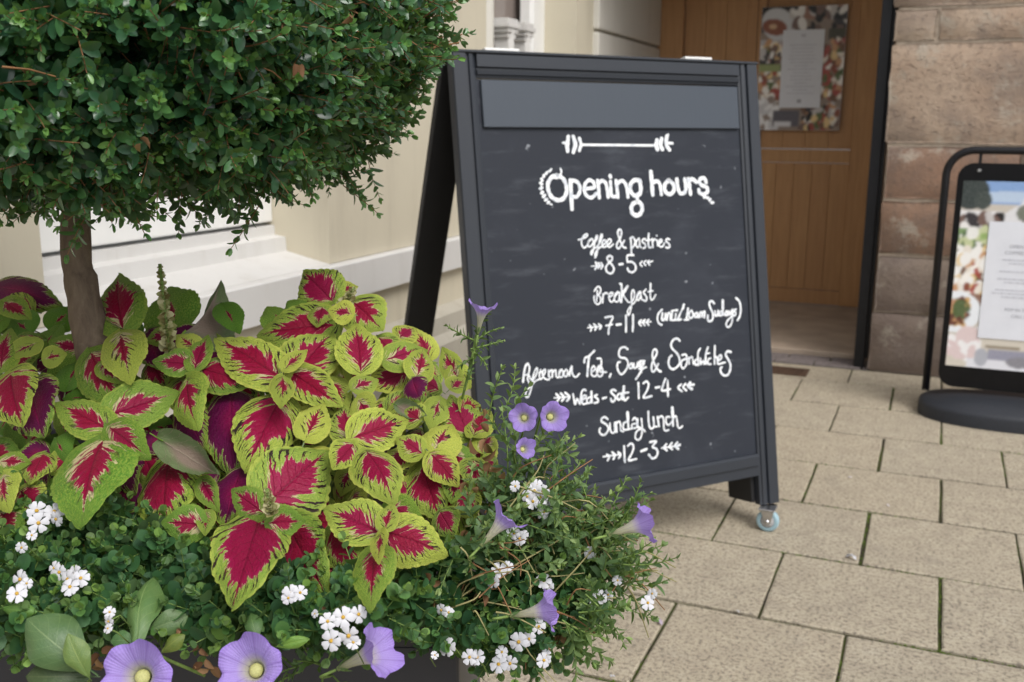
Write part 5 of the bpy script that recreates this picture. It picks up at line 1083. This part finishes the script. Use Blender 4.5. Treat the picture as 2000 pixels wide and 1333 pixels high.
for (x, y, s) in FL:
    left = x < 480; mid = 480 <= x < 760; D = (DL(x, y)-.03 if (left or mid) else DR(x, y))-.022; root = bac[0] if left else bac[1] if mid else bac[2]
    ax = -FW*1.+RT*rr.uniform(-.6, .6)+UP*rr.uniform(-.2, .8); P = at(x, y, D)
    o = link('flower', WF[rr.randrange(5)], root, axis_mat(P-root.location, ax, s*D/FPX*1.0, rr.random()*6)); link('flower_centre', CENT, o)
    e = P-ax.normalized()*.012; tube('flower_stalk', [tuple(q-root.location) for q in (P, e, e+Vector((rr.uniform(-.01, .01), rr.uniform(0, .02), -.02)))], .0006, M_stemg, root, 4)
# dry flowers and leaves caught in the foliage
for (x, y, s) in ((832, 1120, 22), (838, 1140, 24), (845, 1165, 18), (940, 1160, 20), (910, 942, 22), (925, 950, 20), (1140, 1002, 22), (948, 860, 26), (940, 890, 28), (935, 830, 22), (955, 905, 24), (970, 930, 22), (945, 800, 20), (1060, 1235, 24), (1072, 1262, 26), (1095, 1240, 22), (1040, 1060, 20), (1120, 1060, 18), (200, 1275, 26), (195, 1290, 28), (340, 1225, 20), (400, 1290, 22), (412, 1305, 26), (485, 1240, 22), (495, 1245, 20), (185, 1065, 16), (60, 1062, 14), (640, 1190, 14), (868, 1235, 14), (915, 1040, 20), (388, 1270, 18), (990, 1180, 18), (255, 1200, 16)):
    left = x < 480; mid = 480 <= x < 760; D = (DL(x, y) if (left or mid) else DR(x, y))-.006; root = bac[0] if left else bac[1] if mid else (pet[2] if y < 1100 else bac[2])
    for k in range(2):
        m = basis((rr.uniform(-1, 1), rr.uniform(-.5, .5), rr.uniform(-1, .5)), None, rr.random()*6); m.translation = at(x+rr.uniform(-5, 5), y+rr.uniform(-6, 6), D)-root.location; m = m @ Matrix.Scale(s*D/FPX*1.1, 4)
        link('dead_leaf', npmesh('dead_leaf', dl[0], dl[1], M_dead, True, tint=np.full(len(dl[0]), rr.random())), root, m)
# broad plain leaves at the bottom left
def broadmat():
    m = Mat('broad_green_leaf', .42, .45); uv = m.n('UVMap').outputs[0]; s = m.n('SeparateXYZ'); m.l(uv, s.inputs[0]); t = m.math('ABSOLUTE', m.math('SUBTRACT', m.math('MULTIPLY', s.outputs[1], 2.), 1.))
    oi = m.n('ObjectInfo'); c = m.mix(oi.outputs['Random'], (.045, .105, .038, 1), (.075, .15, .055, 1)); c = m.mix(m.math('MULTIPLY', m.noise(uv, 5, 4), .5), c, (.13, .18, .06, 1)); vv_ = m.math('PINGPONG', m.math('MULTIPLY', m.math('SUBTRACT', s.outputs[0], m.math('MULTIPLY', t, .3)), 7.), .5); c = m.mix(m.math('MULTIPLY', m.math('SUBTRACT', 1., m.smooth(vv_, 0., .06)), .35), c, (.16, .24, .09, 1)); c = m.mix(m.math('MULTIPLY', m.math('SUBTRACT', 1., m.smooth(t, 0., .05)), .7), c, (.18, .25, .11, 1)); c = m.mix(1., c, oi.outputs['Color'], 'MULTIPLY')
    m.base(c); m.bump(m.noise(uv, 24, 3), .4, .001); return m.m
M_broad = broadmat()
BR = [bigleaf('broad_leaf', M_broad, 40+k, *p, teeth=0, widest=.56, nu=16, nv=5) for k, p in enumerate(((.2, .08, .3, .04), (.1, .15, .4, .06)))]
wd = empty('broad_leaved_seedling', at(200, 1290, .98), label='plain green broad-leaved plant at the bottom left of the planter', cat='plant'); wd.location.z = ZP-.045
for (bx, by, tx, ty, w, off, col) in ((165, 1300, 52, 1208, 118, -.03, (1, 1, 1)), (170, 1316, 133, 1238, 54, -.045, (1.5, 1.3, .9)), (168, 1322, 50, 1322, 92, -.02, (.6, .55, .5)), (268, 1252, 300, 1128, 76, -.03, (1.2, 1.2, 1)), (282, 1080, 272, 1034, 42, -.01, (.9, 1, 1)), (298, 1228, 368, 1204, 58, -.01, (.9, .9, .8)), (8, 1190, 74, 1196, 36, -.02, (1.3, 1.5, .8)), (262, 1250, 216, 1252, 44, -.02, (.8, 1, .8)), (502, 1244, 490, 1198, 40, -.02, (.9, 1, .8)), (320, 1272, 362, 1240, 36, -.02, (1.6, 1.2, .6)), (545, 1262, 606, 1248, 26, -.03, (1.5, 1.6, .7)), (290, 1080, 330, 1100, 40, 0, (.7, .8, .8))):
    P0, P1 = at(bx, by, DL(bx, by)+off), at(tx, ty, DL(tx, ty)+off); A = P1-P0; y = A.normalized(); n = (-FW+Vector((0, 0, .4))+Vector((lr.uniform(-.3, .3), 0, 0))).normalized(); z = (n-y*n.dot(y)).normalized(); x = y.cross(z); W_ = w*.76/FPX
    M_ = Matrix((x*W_, y*A.length, z*A.length)).transposed().to_4x4(); M_.translation = P0-wd.location; o = link('leaf', BR[lr.randrange(2)], wd, M_); o.color = (*col, 1)
for q in (((170, 1310, .87), (175, 1345, .9)), ((268, 1250, .87), (300, 1330, .92), (310, 1360, .95)), ((330, 1215, .9), (375, 1240, .9), (420, 1275, .92)), ((230, 1240, .88), (330, 1290, .88), (400, 1320, .9))):
    tube('stem', [tuple(at(*p)-wd.location) for p in q], .0016, M_stemg if q[0][0] != 330 else M_twig, wd, 6)

# ------------------------------------------------------------------ bits fallen on the paving
def litter(name, x, y, s, mat, label, cat, seed):
    r = random.Random(seed); P = onz(x, y, .0015); sv, sf = leaf_shape(.7, .3, .35); V_, F_ = [], []
    for k in range(3):
        m = Matrix.Rotation(r.uniform(0, 6), 4, 'Z') @ Matrix.Rotation(r.uniform(-.3, .3), 4, 'Y') @ Matrix.Scale(s*r.uniform(.5, 1), 4); b = len(V_); V_ += [tuple((m @ Vector(q))+Vector((0, 0, s*.3))) for q in sv]; F_ += [tuple(z+b for z in q) for q in sf]
    o = link(name, npmesh(name, V_, F_, mat, True)); o.location = P; tag(o, label, cat, 'fallen petals on the paving')
M_fp = plain('faded_petal', (.55, .50, .52), .7, .2, 60, .2); M_fv = plain('withered_violet_petal', (.36, .30, .36), .7, .2, 60, .25)
litter('fallen_petal', 1665, 1092, .026, M_wht, 'crumpled white petal on the paving joint right of the caster wheel', 'petal', 1)
litter('fallen_petal', 1285, 1216, .022, M_fv, 'withered violet petal on the paving beside the trailing flowers', 'petal', 2)
litter('fallen_petal', 1442, 1196, .010, M_wht, 'tiny white petal lying in a paving joint below the A-board', 'petal', 3)
litter('fallen_petal', 1660, 935, .013, M_fp, 'pale white stain on a slab right of the A-board stile', 'petal', 4)  # a white stain on the slab, added in petal form
litter('fallen_petal', 1733, 988, .010, M_fp, 'small faded petal between the A-board and the swing sign', 'petal', 5)
litter('fallen_petal', 1196, 1322, .008, M_wht, 'speck of white petal at the very bottom of the paving', 'petal', 6)
